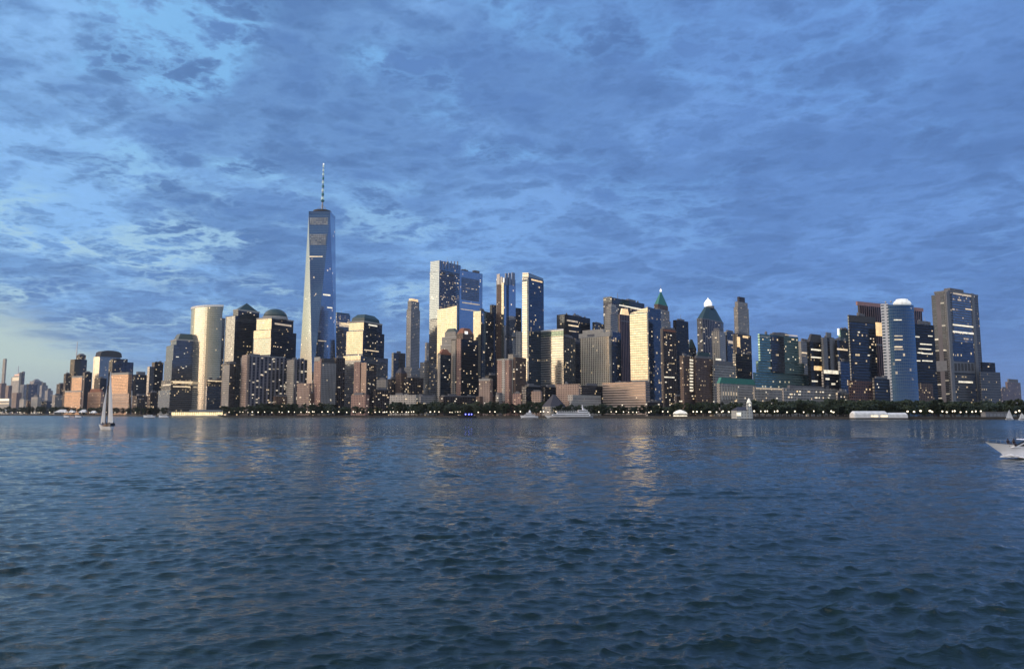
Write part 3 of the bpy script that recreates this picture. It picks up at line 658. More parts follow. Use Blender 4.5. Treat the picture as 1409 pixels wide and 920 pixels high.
# striped apartment slabs
b = Bld('apartment_building', 'wide dark apartment slab with vertical stripes and a pinkish left end', 1370, 52, 'f_stripe', 'apartment block'); b.tier(331, 344, 394, 489, part='walls'); b.strip('L', 331.5, 339, 492, 566, 'f_pale', 'end_wall', 0.6); b.clutter(5); b.lits(16, 'R'); b.band('R', 345, 393, 489.5, 1.6, 'concrete', 'parapet')
b.strip('L', 334, 341.5, 488, 568, 'f_pink', 'stair_tower', 3.5)
b = Bld('apartment_building', 'narrower striped apartment slab with a beige end wall left of the tallest tower', 1380, 52, 'f_stripe', 'apartment block'); b.tier(394, 405, 423, 494, part='walls'); b.strip('L', 395, 404.6, 495, 566, 'f_beige', 'end_wall', 1.5); b.clutter(3); b.lits(8, 'R')
simple('building', 'small orange brick block with lit windows at the foot of the tallest tower', 1300, 18, 'f_pink', (409, 426, 429, 527), 9, None, 1)
b = Bld('apartment_building', 'brick apartment tower with a pink pier and a dark roof box under the tallest tower', 1330, 40, 'f_dres', 'apartment block'); b.tier(432, 442, 463, 499, part='walls', mat='f_grey'); b.strip('L', 432.4, 441.6, 494, 560, 'f_brick', 'brick_pier', 1.2); b.pent(0.7, 9, mat='roof', shift=(0, 0.1)); b.lits(9)
b.strip('L', 433.4, 441, 491.5, 497, 'stone', 'pier_cap', 1.6)
simple('building', 'dark lower wing between the brick tower and the small orange block', 1350, 40, 'f_brown', (424, 428, 437, 541), 6)

# --- the tallest tower
wt_root_px = 441; Y1 = 1640
c = at(437, 480, Y1); ctr = (c[0] + 2, Y1)
one = empty('skyscraper', (ctr[0], ctr[1], GZ), 'tallest tower of all, tapering faceted glass with a striped spire', 'skyscraper')
def sq(side, ang, z): return [(ctr[0] + side / math.sqrt(2) * math.cos(R(ang + 90 * k)), ctr[1] + side / math.sqrt(2) * math.sin(R(ang + 90 * k)), z) for k in range(4)]
zB, zT = at(437, 536, Y1)[2], at(440, 299, Y1)[2]
rot0 = -90      # nearest corner swung a little to the left
bs = sq(60, rot0, zB); ts = sq(48, rot0 + 45, zT)
def tri_uv(vs, fs):
    out = []
    for f in fs:
        P_ = [Vector(vs[i]) for i in f]; nrm = (P_[1] - P_[0]).cross(P_[2] - P_[0]).normalized(); u = Vector((0, 0, 1)).cross(nrm).normalized()
        out.append([(p_.dot(u), p_.z) for p_ in P_])
    return out
for k in range(4):
    j_ = (k + 1) % 4
    v3 = [bs[k], bs[j_], ts[k]]; mesh_obj('glass_facet', v3, [(0, 1, 2)], M['f_wtc'], one, uv=tri_uv(v3, [(0, 1, 2)]))
    v3 = [ts[k], bs[j_], ts[j_]]; mesh_obj('glass_facet', v3, [(0, 1, 2)], M['f_wtc'], one, uv=tri_uv(v3, [(0, 1, 2)]))
pb = sq(60, rot0, GZ); vs, fs, mi, uv = prism_data([(p_[0], p_[1]) for p_ in pb], GZ, zB); mesh_obj('podium', vs, fs, [M['f_blue'], M['roof']], one, mi, uv)
p2 = sq(48, rot0 + 45, 0); vs, fs, mi, uv = prism_data([(p_[0], p_[1]) for p_ in p2], zT, zT + 7.5); mesh_obj('parapet', vs, fs, [M['f_wtc'], M['roof']], one, mi, uv)
vs, fs = lathe_data((ctr[0], ctr[1], zT + 7.4), [(19.5, 0), (20, 3), (20, 6.5), (18.5, 6.5), (18, 0.2)], 32); mesh_obj('ring_platform', vs, fs, M['roof'], one)
zs = at(441, 290, Y1)[2]; zt_ = at(441, 226, Y1)[2]
vs, fs = tube_data((ctr[0], ctr[1], zT + 7), (ctr[0], ctr[1], zt_), 2.0, 0.5, 8); sp_ = mesh_obj('spire', vs, fs, M['steel'], one)
M['spirelit'] = glow('lit_white_ring', (.40, .85, .90), .28)
M['spire'] = plain('spire_teal', (0.06, 0.24, 0.26), 0.5)
zc = at(441, 277, Y1)[2]
vs, fs = lathe_data((ctr[0], ctr[1], zc), [(1.5, -2), (4.4, 0), (4.4, 2.2), (1.5, 3)], 12); mesh_obj('spire_collar', vs, fs, M['spire'], sp_)
for k in range(9):
    z = zc + 4 + (zt_ - zc - 6) * k / 8.6; r = 3.2 - 0.17 * k
    vs, fs = lathe_data((ctr[0], ctr[1], z), [(r, 0), (r, 5.4)], 10); mesh_obj('spire_section', vs, fs, M['spirelit'] if k in (0, 2, 4, 6, 7, 8) else M['spire'], sp_)
for k in range(4):
    ang = R(45 + 90 * k); vs, fs = tube_data((ctr[0] + 17 * math.cos(ang), ctr[1] + 17 * math.sin(ang), zT + 13), (ctr[0], ctr[1], zT + 30), .35, .35, 5); mesh_obj('guy_wire', vs, fs, M['steel'], one)
vs, fs = lathe_data((ctr[0], ctr[1], zt_ - 1), [(1.4, 0), (1.4, 2.5)], 10); mesh_obj('beacon', vs, fs, M['beacon'], sp_)
# bright storeys: thin bands set on the sloping facets
def facet_band(k, upper, y0, y1, f0, f1, mat):
    j_ = (k + 1) % 4
    A, B_, C_ = ([Vector(ts[k]), Vector(bs[j_]), Vector(ts[j_])] if upper else [Vector(bs[k]), Vector(bs[j_]), Vector(ts[k])])
    nrm = (B_ - A).cross(C_ - A).normalized()
    if nrm.dot(Vector((-A.x, -A.y, 0))) < 0: nrm = -nrm
    rows = []
    for py in (y0, y1):
        z = at(441, py, Y1)[2]; P_ = []
        E = [(A, B_), (B_, C_), (C_, A)]
        for a_, b_ in E:
            if abs(a_.z - b_.z) > 1 and min(a_.z, b_.z) <= z <= max(a_.z, b_.z): P_.append(a_.lerp(b_, (z - a_.z) / (b_.z - a_.z)))
        P_.sort(key=lambda v: v.x); l_, r_ = P_[0], P_[-1]
        rows.append((l_.lerp(r_, f0) + nrm * .4, l_.lerp(r_, f1) + nrm * .4))
    v4 = [tuple(rows[1][0]), tuple(rows[1][1]), tuple(rows[0][1]), tuple(rows[0][0])]
    v4 += [tuple(Vector(q_) - nrm * .7) for q_ in v4]
    fs = [(0, 1, 2, 3), (7, 6, 5, 4), (0, 4, 5, 1), (1, 5, 6, 2), (2, 6, 7, 3), (3, 7, 4, 0)]
    mesh_obj('window_band', v4, fs, M[mat], one, uv=tri_uv(v4, fs))
M['f_tip'] = fc('dim_lit_mechanical_grid', (0.16, 0.17, 0.19), (0.40, 0.43, 0.47), 0.8, 0.12, 4.2, 4.6, 0.74, 0.70, lit=12, litc=(1.0, 0.88, 0.70), ls=0.34)
vis = []
for k in range(4):
    j_ = (k + 1) % 4
    mx = Vector(((ts[k][0] + ts[j_][0]) / 2 - ctr[0], (ts[k][1] + ts[j_][1]) / 2 - ctr[1], 0)).normalized()
    if mx.y < -0.1: vis.append((k, mx.x))
vis.sort(key=lambda t: t[1])
for q_, (k, mx) in enumerate(vis[:2] if len(vis) > 1 else vis):
    facet_band(k, True, 303, 313, 0.04, 0.92, 'f_tip'); facet_band(k, True, 326, 341, 0.04, 0.92, 'f_tip')
    facet_band(k, True, 356, 357.2, 0.0, 0.8, 'band_w')
for k in range(4):
    j_ = (k + 1) % 4; mx = Vector(((bs[k][0] + bs[j_][0]) / 2 - ctr[0], (bs[k][1] + bs[j_][1]) / 2 - ctr[1], 0)).normalized()
    if mx.y < -0.1 and mx.x > 0:
        facet_band(k, False, 407, 409, 0.1, 0.75, 'band_c'); facet_band(k, False, 424, 425.5, 0.5, 0.9, 'band_c'); facet_band(k, False, 470, 471.2, 0.05, 0.5, 'band_d')

# --- right of it
b = Bld('skyscraper', 'dark tower with an orange lit storey beneath its green roof, behind the cream glass tower', 1760, 40, 'f_lit'); b.tier(458, 463, 482, 431); b.band('R', 467, 481, 446, 6, 'band_d'); b.band('R', 469, 480, 445, 3, 'band_w'); b.pent(0.9, 3, mat='copperdark'); b.lits(10)
simple('apartment_building', 'very dark apartment block just right of the tallest tower', 1380, 42, 'f_dres', (459, 463, 475, 492), 10, cat='apartment block')
b = Bld('skyscraper', 'cream and navy glass tower with a faceted teal glass roof', 1500, 25, 'f_navy')
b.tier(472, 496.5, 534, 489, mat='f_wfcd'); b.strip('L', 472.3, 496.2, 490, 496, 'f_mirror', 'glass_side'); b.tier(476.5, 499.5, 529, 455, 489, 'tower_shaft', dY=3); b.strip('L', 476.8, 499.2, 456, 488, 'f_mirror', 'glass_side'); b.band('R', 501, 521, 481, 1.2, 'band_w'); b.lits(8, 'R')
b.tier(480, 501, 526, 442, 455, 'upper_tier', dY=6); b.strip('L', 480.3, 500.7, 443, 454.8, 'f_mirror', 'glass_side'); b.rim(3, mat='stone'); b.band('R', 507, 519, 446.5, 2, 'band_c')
b.pent(0.86, 9, 'glass_roof', 'copperdark', k2=0.93); vs, fs, mi, uv = prism_data(b.shrink(0.80), b.zt + 9, b.zt + 17, inset=b.shrink(0.5)); mesh_obj('glass_roof_top', vs, fs, [M['copperdark'], M['copperdark']], b.root, mi, uv)
b = Bld('apartment_building', 'brick apartment tower with two pink piers before the cream glass tower', 1330, 28, 'f_dres', 'apartment block'); b.tier(487, 504.5, 518, 500, part='walls'); b.strip('L', 487.5, 495.5, 498, 566, 'f_brick', 'brick_pier', 1.5); b.strip('L', 497, 504, 499, 566, 'f_pink', 'brick_pier', 1.0); b.lits(8, 'R'); b.clutter(2)
simple('building', 'low brick block with pink walls at the foot of the two-piered tower', 1310, 26, 'f_brick', (483, 503, 508, 543), 6)
simple('building', 'black block with scattered lit windows right of the two-piered tower', 1330, 40, 'f_dres', (513, 517, 537, 536), 12)
simple('building', 'cream block peeping over the black block with scattered lit windows', 1450, 30, 'f_beige', (518, 531, 535, 522), 4)
simple('building', 'plain dark grey slab alone left of the slender gold-topped tower', 1900, 45, 'f_dark', (539, 541.5, 558, 485), 2, (0.3, 5), 1)
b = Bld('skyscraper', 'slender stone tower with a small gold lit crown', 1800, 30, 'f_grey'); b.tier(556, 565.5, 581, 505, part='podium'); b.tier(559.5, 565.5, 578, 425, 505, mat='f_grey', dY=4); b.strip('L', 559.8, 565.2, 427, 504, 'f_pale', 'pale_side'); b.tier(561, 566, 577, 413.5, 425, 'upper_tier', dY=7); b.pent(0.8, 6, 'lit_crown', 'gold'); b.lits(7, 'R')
simple('building', 'brownish gabled block before the plain dark grey slab', 1400, 30, 'f_brown', (544, 552, 560, 513), 3, None, 0).pent(1.0, 10, 'gabled_roof', 'slate', k2=0.3)
simple('building', 'dark block with a dotted line of lit rooms under the slender tower', 1400, 40, 'f_dres', (534, 539, 547, 521), 7)
simple('apartment_building', 'broad black apartment block under the slender gold-topped tower', 1380, 40, 'f_dres', (557, 562, 583, 519), 12, cat='apartment block')
simple('building', 'grey block beside the foot of the slender gold-topped tower', 1600, 36, 'f_grey', (578, 585, 601, 498), 6)
simple('building', 'thin grey slab glimpsed left of the tallest middle tower', 1900, 40, 'f_grey', (585, 587, 592, 471), 1, None, 0)
b = simple('building', 'low cream waterfront block with a long row of windows left of the middle towers', 1290, 24, 'f_pale', (536, 572, 577, 543), 8, None, 3)
simple('building', 'low grey waterfront block beside the cream one', 1290, 40, 'f_grey', (574, 579, 604, 545), 8, (0.8, 3), 3)
b = Bld('skyscraper', 'tall middle tower with a pale blue left side and busy lit upper floors', 1590, 36, 'f_lit'); b.tier(591.5, 604.5, 635, 372); b.strip('L', 591.8, 604.2, 374, 440, 'f_blue', 'glass_side'); b.strip('L', 591.8, 604.2, 440, 500, 'f_wfcd', 'glass_side'); b.lits(26, 'R', 375, 420)  # duller glass low on the left side imitates a neighbour's dark reflection
b.tier(592.3, 604.5, 634, 358, 372, 'upper_tier', 'f_blue', dY=2); b.band('R', 606, 632, 372, 1.6, 'roof', 'recessed_band'); b.clutter(3)
for k in range(6): b.strip('R', 607 + k * 4.4, 608.2 + k * 4.4, 359, 370, 'steel', 'crown_fin', 0.7)
b = Bld('skyscraper', 'flat-topped glass tower joined behind the tall middle tower, its upper storeys glowing', 1600, 45, 'f_wtc'); b.tier(632, 632.5, 664, 371); b.strip('R', 635, 659, 381, 412, 'f_lit', 'lit_storeys', 0.3); b.band('R', 636, 660, 416, 1.3, 'band_d'); b.band('R', 634, 658, 425, 1.0, 'band_d'); b.lits(14, 'R', 382, 415)
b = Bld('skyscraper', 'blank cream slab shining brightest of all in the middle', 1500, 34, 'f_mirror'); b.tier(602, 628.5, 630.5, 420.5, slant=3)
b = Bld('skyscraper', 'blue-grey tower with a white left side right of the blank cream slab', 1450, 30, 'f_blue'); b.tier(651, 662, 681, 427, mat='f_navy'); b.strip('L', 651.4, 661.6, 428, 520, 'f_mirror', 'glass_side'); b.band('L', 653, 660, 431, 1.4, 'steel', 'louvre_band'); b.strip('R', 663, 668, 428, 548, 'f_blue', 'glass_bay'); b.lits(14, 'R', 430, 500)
# brick residential group
b = Bld('apartment_building', 'dark apartment wing with an arched brick gable', 1310, 50, 'f_navy', 'apartment block'); b.tier(602, 606, 621, 486, part='walls'); b.strip('L', 602, 605.7, 488, 560, 'f_beige', 'brick_pier', 0.7); b.band('R', 606, 620.5, 486, 3, 'brick', 'brick_gable'); b.pent(0.9, 8, 'arched_gable', 'brick', k2=0.45); b.lits(9, 'R')
b = Bld('apartment_building', 'stepped grey-green arched apartment tower with pale cornices', 1400, 34, 'f_grey', 'apartment block'); b.tier(606, 628, 634, 474, part='walls'); b.rim(2.5, mat='stone'); b.tier(608, 628, 633, 463, 474, 'upper_tier', dY=3); b.rim(2.2, mat='stone'); b.tier(612, 627, 631, 456, 463, 'upper_tier', dY=6); b.pent(0.9, 7, 'domed_roof', 'copperdark', k2=0.6)
b = Bld('apartment_building', 'big dark apartment tower with brick piers and a lit brick dome', 1320, 40, 'f_dres', 'apartment block'); b.tier(621, 634.5, 658, 466, part='walls', mat='f_black'); b.strip('L', 621.4, 627, 468, 560, 'f_beige', 'brick_pier', 0.8); b.strip('L', 628.5, 634.2, 466, 560, 'f_brick', 'brick_pier', 1.0); b.lits(24, 'R')
b.tier(628, 637, 652, 458, 466, 'upper_tier', 'f_brown', dY=4); b.pent(0.95, 10, 'brick_dome', 'brick', k2=0.55); b.strip('R', 639.5, 643, 455.5, 459.5, 'beacon', 'lit_lunette', 1.4)
simple('building', 'orange-red brick block low beside the big brick-piered tower', 1230, 20, 'f_pink', (659, 674, 678, 522), 4, (0.5, 3), 2).rim(3, mat='stone')
b = simple('building', 'black block with white roof lamps under the blue-grey tower', 1300, 40, 'f_black', (668, 673, 686, 516), 5)
# dark slab + ribbed tower
simple('skyscraper', 'black slab showing on both sides of the ribbed grey tower', 1700, 48, 'f_black', (674, 677, 717.5, 419), 4, None, 1, cat='skyscraper').lits(8, 'R', 430, 470)
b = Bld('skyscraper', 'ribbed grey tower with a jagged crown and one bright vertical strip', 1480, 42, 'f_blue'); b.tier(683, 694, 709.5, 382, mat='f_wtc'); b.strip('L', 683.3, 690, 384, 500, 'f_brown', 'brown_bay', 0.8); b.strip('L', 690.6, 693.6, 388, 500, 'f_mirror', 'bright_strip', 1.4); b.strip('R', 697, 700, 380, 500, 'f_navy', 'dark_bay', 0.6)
for k, (fc_, pa, pb_, yt_) in enumerate([('L', 684, 688, 377), ('L', 689, 691.5, 381), ('R', 695, 698, 375.5), ('R', 699.5, 702.5, 375), ('R', 704, 708, 374.5)]): b.strip(fc_, pa, pb_, yt_, 392, 'steel', 'crown_fin', 1.0)
b.band('R', 695, 709, 463, 3, 'roof', 'recessed_band'); b.band('L', 684, 690, 463.5, 1.4, 'band_d')
simple('building', 'tan tower glimpsed between the ribbed tower and the slim bright-edged tower', 1500, 30, 'f_pale', (709.5, 716, 720, 456), 1, None, 1)
b = Bld('apartment_building', 'brick apartment cluster with a beige pier, left of the slim bright-edged tower', 1210, 34, 'f_brown', 'apartment block'); b.tier(684, 700.5, 706, 494, part='walls', mat='f_brick'); b.strip('L', 691, 695, 494, 552, 'f_pale', 'brick_pier', 1.0); b.rim(2.2, mat='stone'); b.tier(699, 706, 713, 487, part='centre_bay', mat='f_beige', dY=5); b.tier(706, 709, 724, 491, part='side_wing', dY=2); b.lits(16)
simple('building', 'low dark block closing the foot of the slim bright-edged tower', 1250, 40, 'f_dres', (716, 719, 733, 528), 6)
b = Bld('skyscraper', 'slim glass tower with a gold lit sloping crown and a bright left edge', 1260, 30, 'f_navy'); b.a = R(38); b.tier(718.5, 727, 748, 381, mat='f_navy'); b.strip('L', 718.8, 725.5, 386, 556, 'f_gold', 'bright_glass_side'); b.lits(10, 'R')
fr_ = b.shrink(0.97); vs, fs, mi, uv = prism_data(fr_, b.zt, b.zt + 8); n_ = len(fr_)
for i_ in range(n_, 2 * n_): vs[i_] = (vs[i_][0], vs[i_][1], b.zt + 9 - 5 * (vs[i_][0] - min(v_[0] for v_ in vs)) / 36)
mesh_obj('lit_crown', vs, fs, [M['f_wfc'], M['roof']], b.root, mi, uv)
b.band('R', 731, 746, 384.5, 2.0, 'gold', 'gold_strip'); b.band('L', 721, 726, 384, 1.2, 'band_w')
b.band('L', 721, 727, 495, 3.5, 'band_w')
b = Bld('skyscraper', 'curved white-ribbed office block with a green roof band and yellow reflections', 1260, 30, 'f_gold'); b.curved(739, 775, 453, 46, 31, mat='f_gold', seg=14, depth=30); b.rim(2.5, mat='white')
M['f_greenband'] = fc('green_glass_band', (0.25, 0.27, 0.25), (0.2, 0.28, 0.24), 0.8, 0.12, 4.0, 2.6, 0.95, 0.8, lit=0.0)
pp = b.poly; k_ = 1.012; vs, fs, mi, uv = prism_data(b.shrink(k_), b.zt - 11, b.zt - 2); mesh_obj('green_glass_band', vs, fs, [M['f_greenband'], M['f_greenband']], b.root, mi, uv)
b.tier(773.5, 776, 791, 463, part='side_wing', mat='f_navy', dY=14); b.lits(12, 'R', 466, 515)
b = Bld('skyscraper', 'black flat-topped tower rising behind the curved white-ribbed block', 1500, 40, 'f_black'); b.tier(766, 777, 812, 432); b.strip('L', 766.3, 776.7, 434, 470, 'f_dark', 'glass_side'); b.band('R', 780, 795, 440.5, 2.2, 'band_d'); b.band('R', 782, 796, 447, 2.0, 'band_w'); b.band('R', 783, 793, 455, 1.4, 'band_d'); b.clutter(2)
simple('building', 'dark glass block right of the curved white-ribbed block', 1330, 40, 'f_dark', (788, 792, 802, 470), 9)
b = Bld('skyscraper', 'wide beige gridded slab with an overhanging cornice', 1290, 38, 'f_grid'); b.tier(798, 838, 841, 461); b.rim(8, out=1.0, mat='stone', part='cornice', dz=2); b.pent(0.72, 12, mat='stone', shift=(-0.06, 0))
b = simple('building', 'small dark roof block between the cornice slab and the grey stone tower', 1550, 30, 'f_dark', (815, 818, 831, 443), 0, (0.5, 2), 0)
# great dark slab and neighbours
b = Bld('skyscraper', 'huge grey slab with a dark top band and a line of light under it', 1650, 42, 'f_grey'); b.tier(830, 842, 886.5, 409, mat='f_stripe'); b.strip('R', 842.5, 886, 409, 417, 'f_dark', 'mechanical_band', 0.5); b.strip('L', 830.3, 841.7, 409, 417, 'f_dark', 'mechanical_band', 0.5); b.band('R', 852, 884, 419.5, 1.8, 'band_c'); b.band('R', 868, 884, 424, 1.4, 'band_d'); b.mast(850, 403, 409, 1)
b = Bld('skyscraper', 'grey art deco stone tower before the huge grey slab', 1500, 34, 'f_grey'); b.tier(832, 840, 852.5, 432); b.tier(834, 841, 850, 421, 432, 'upper_tier', dY=4); b.pent(0.7, 5, mat='stone'); b.lits(2)
simple('skyscraper', 'deep blue slab under the grey art deco tower', 1360, 45, 'f_navy', (837, 840, 854, 456), 5, None, 1, cat='skyscraper')
b = Bld('skyscraper', 'brown ribbed tower with an orange lit cap', 1400, 45, 'f_brown'); b.tier(850, 853, 868.5, 432, mat='f_strut'); b.pent(0.7, 12, 'lit_cap', 'gold', k2=0.7); b.band('R', 854, 868, 441, 1, 'concrete', 'floor_band'); b.lits(3)
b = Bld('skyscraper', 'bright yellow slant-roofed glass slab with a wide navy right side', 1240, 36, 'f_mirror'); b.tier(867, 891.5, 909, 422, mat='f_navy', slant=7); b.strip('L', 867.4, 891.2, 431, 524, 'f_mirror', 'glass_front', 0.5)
(ax_, ay_), (bx_, by_) = b.faces['L']; nf = b.facing('L'); zl = b.on('L', 867.4, 431).z
Lp, Cp = b.on('L', 867.4, 431), b.on('L', 891.2, 431); zhi = b.zt - 0.4; zlo = b.zt - 7 * mpp(1240) - 0.4
v4 = [(Lp.x, Lp.y, zl), (Cp.x, Cp.y, zl), (Cp.x, Cp.y, zhi), (Lp.x, Lp.y, max(zlo, zl + .1))]; v4 = [tuple(Vector(q_) + nf * .5) for q_ in v4] + [tuple(Vector(q_) - nf * .2) for q_ in v4]
fs = [(0, 1, 2, 3), (7, 6, 5, 4), (0, 4, 5, 1), (1, 5, 6, 2), (2, 6, 7, 3), (3, 7, 4, 0)]; mesh_obj('slanted_glass_top', v4, fs, M['f_mirror'], b.root, uv=[[(v4[i][0], v4[i][2]) for i in f] for f in fs]); b.lits(6, 'R', 450, 540)
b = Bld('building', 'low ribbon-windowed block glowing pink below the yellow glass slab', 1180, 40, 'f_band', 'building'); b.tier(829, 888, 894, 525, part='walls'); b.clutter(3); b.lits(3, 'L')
# museum, terraces and low things
b = Bld('building', 'stepped hexagonal museum with a grey pyramid roof', 1110, 30, 'f_pale', 'museum'); c = at(763, 556, 1120); rr = 17 * mpp(1120)
hexp = [(c[0] + rr * math.cos(R(60 * k + 10)), 1135 + rr * math.sin(R(60 * k + 10))) for k in range(6)]; b._root(hexp)
z = at(763, 559, 1120)[2]; vs, fs, mi, uv = prism_data(hexp, GZ, z); mesh_obj('walls', vs, fs, [M['f_grey'], M['roof']], b.root, mi, uv)
for k in range(5):
    s0, s1 = 1.0 - k * .18, 1.0 - k * .18 - .14; cc = (c[0], 1135); P0 = [(cc[0] + (x - cc[0]) * s0, cc[1] + (y - cc[1]) * s0) for x, y in hexp]; P1 = [(cc[0] + (x - cc[0]) * s1, cc[1] + (y - cc[1]) * s1) for x, y in hexp]
    vs, fs, mi, uv = prism_data(P0, z + k * 3.6, z + k * 3.6 + 3.6, inset=P1); mesh_obj('roof_tier', vs, fs, [M['slate'], M['slate']], b.root, mi, uv)
b = Bld('building', 'white terraced low building with long pale ledges behind the white ferry', 1120, 40, 'f_pale', 'building'); b.tier(783, 786, 827, 551, part='lower_terrace'); b.band('R', 786, 826, 553, 3, 'stone', 'ledge'); b.tier(781, 788, 827, 543, 551, 'upper_terrace', dY=6); b.band('R', 789, 826, 544.5, 3, 'stone', 'ledge')
simple('building', 'pinkish-brown flat box above the museum roof', 1170, 28, 'f_pink', (765, 796, 799, 528), 1, None, 2)
simple('building', 'dark low block with glass hall right of the pinkish-brown box', 1200, 42, 'f_dark', (798, 801, 830, 530), 5)
simple('building', 'small orange brick house block left of the museum', 1120, 26, 'f_pink', (731, 744, 746, 538), 3, (0.6, 2), 1)
simple('building', 'small pink brick block near the two-boat landing', 1110, 26, 'f_brick', (705, 717, 719, 541), 2, (0.6, 2), 1)
simple('building', 'dark low roof cluster with white roof lights beside the museum', 1180, 40, 'f_dark', (718, 724, 748, 531), 5, (0.7, 2), 4)
simple('building', 'grey low block under the brick apartment cluster', 1150, 40, 'f_grey', (682, 686, 700, 543), 3)
simple('building', 'black low block with a broken roofline right of the museum', 1190, 40, 'f_black', (746, 750, 768, 532), 4)
simple('building', 'dark low terrace behind the trees in the middle', 1240, 40, 'f_dres', (604, 610, 662, 545), 10, (0.9, 2), 4)
simple('building', 'purple-grey low block between the trees and the orange-red brick block', 1200, 40, 'f_brown', (655, 660, 684, 545), 4)

# --- downtown right half
b = Bld('skyscraper', 'stone tower with a steep green copper pyramid and a white light on its tip', 1680, 38, 'f_grey'); b.tier(896, 903, 922.5, 438); b.tier(898, 904.5, 921, 424, 438, 'upper_tier', dY=5); b.lits(5, 'R'); b.tier(900, 905.5, 919, 418, 424, 'upper_tier', dY=9, mat='f_brown')
zz_ = at(908, 399, 1690)[2] - b.zt; b.pent(0.97, zz_, 'copper_pyramid_roof', 'copper', k2=0.06); cx, cy = b.mid(); vs, fs = lathe_data((cx, cy, b.zt + zz_ - 1), [(1.6, 0), (2.4, 2), (2.4, 5), (0.3, 8)], 8); mesh_obj('roof_beacon', vs, fs, M['beacon'], b.root)
vs, fs = tube_data((cx, cy, b.zt + zz_ + 5), (cx, cy, b.zt + zz_ + 15), .5, .2, 5); mesh_obj('spire', vs, fs, M['steel'], b.root)
b = simple('apartment_building', 'dark apartment tower dotted with white lights and a pink top storey', 1150, 50, 'f_dres', (908.5, 912, 930, 452), 0, (0.8, 3), 2, cat='apartment block'); b.band('R', 913, 929, 454, 3, 'brick', 'top_storey'); b.lits(36, 'R'); b.band('R', 914, 928, 518.5, 1.6, 'band_c')
b = simple('skyscraper', 'plain black slab right of the white-dotted apartment tower', 1260, 46, 'f_black', (926, 930, 947, 440), 3, (0.5, 3), 2, cat='skyscraper')
b = Bld('skyscraper', 'broad tower with a dark hipped roof and a brilliant white lantern', 1500, 40, 'f_dark'); P_ = b.frame(956, 969, 998, 438)[0]
L, C, Rr, Q = P_
def cham(P4, k):
    out = []
    for i_ in range(4):
        p_, a_, c_ = Vector(P4[i_]), Vector(P4[i_ - 1]), Vector(P4[(i_ + 1) % 4]); out += [tuple(p_.lerp(a_, k)), tuple(p_.lerp(c_, k))]
    return out
oc = cham(P_, 0.22); zt = b.frame(956, 969, 998, 438)[1]; b._root(oc); b.poly = oc; b.zt = zt; b.z0 = GZ; b.faces = {'L': (oc[1], oc[2]), 'R': (oc[3], oc[4])}
vs, fs, mi, uv = prism_data(oc, GZ, zt); mesh_obj('tower_shaft', vs, fs, [M['f_stripe'], M['roof']], b.root, mi, uv); b.rim(2.2, mat='concrete')
zr = at(976, 421, 1515)[2] - zt; b.pent(1.0, zr, 'hipped_roof', 'copperdark', k2=0.42); cx, cy = b.mid()
vs, fs = lathe_data((cx, cy, zt + zr - 1), [(9, 0), (9, 5)], 12); mesh_obj('lantern_base', vs, fs, M['concrete'], b.root)
zq = at(971, 406, 1515)[2] - zt - zr - 4; vs, fs = lathe_data((cx - 4, cy, zt + zr + 4), [(8.5, 0), (8.5, zq * .35), (5, zq * .65), (1.2, zq * .85), (.2, zq)], 10); mesh_obj('lit_lantern', vs, fs, M['beacon'], b.root); b.lits(16)
b = simple('building', 'grey-beige stone tower before the hipped-roof tower', 1350, 30, 'f_beige', (979, 990, 998, 455), 3, (0.7, 6), 1)
simple('building', 'dark tower with a teal top light between the stone tower and the crowned spire tower', 1400, 40, 'f_dark', (996, 1000, 1012, 456), 3, (0.5, 4), 3).band('R', 1002, 1010, 470, 4, 'band_d')
b = Bld('skyscraper', 'slender pale stone tower with a blunt blue cap', 1810, 48, 'f_beige'); b.tier(1009.5, 1015, 1030, 422); b.tier(1011, 1015.5, 1028.5, 414.5, 422, 'upper_tier', dY=4); b.pent(0.6, 13, 'blunt_cap', 'slate'); b.strip('R', 1016, 1029, 424, 470, 'f_pale', 'stone_front', 0.4)
b = Bld('skyscraper', 'dark tower with a gold lit side panel under the slender pale tower', 1250, 48, 'f_dres'); b.tier(1008, 1013, 1033.5, 459); b.strip('R', 1014, 1018, 463, 477, 'gold', 'gold_panel', 0.5); b.band('R', 1022, 1029, 463, 3, 'gold', 'gold_panel'); b.lits(22, 'R'); b.clutter(2)
simple('building', 'sloping glass-roofed block in the gap beside the plain black slab', 1500, 40, 'f_navy', (945, 948, 958, 478), 1, None, 0).pent(1.0, 18, 'sloping_roof', 'copperdark', k2=0.25)
b = Bld('apartment_building', 'brown apartment block with one bright lit column of windows', 1050, 40, 'f_brown', 'apartment block'); b.tier(935, 940, 957, 489, part='walls'); 
for k in range(11): b.band('R', 949, 953.5, 495 + k * 4.2, 2.3, 'band_c', 'lit_window')
b.lits(12); b.clutter(2)
b = simple('apartment_building', 'dark brown flat-fronted block beneath the hipped-roof tower', 1060, 50, 'f_brown', (954.5, 957, 981, 492), 3, (0.9, 3), 3, cat='apartment block'); b.pent(0.8, 9, 'green_roof', 'copperdark', k2=0.8)
b = simple('building', 'blue-grey classical office block behind the teal mansard roof', 1080, 46, 'f_grey', (979.5, 983, 1012, 501), 8, (0.8, 6), 3); b.band('R', 985, 992, 494, 2.5, 'band_c')
b = simple('building', 'dark ribbed block left of the teal stepped office', 1150, 50, 'f_dark', (1008, 1012, 1034, 486), 12, None, 2)
b = Bld('building', 'low classical block with lit columns and a teal mansard roof', 1000, 46, 'f_beige', 'building'); b.tier(986, 990, 1040, 527, part='walls'); b.pent(1.0, 8, 'mansard_roof', 'copper', k2=0.88); b.band('R', 992, 1014, 541, 5, 'band_d', 'lit_arcade'); b.lits(14, 'R')
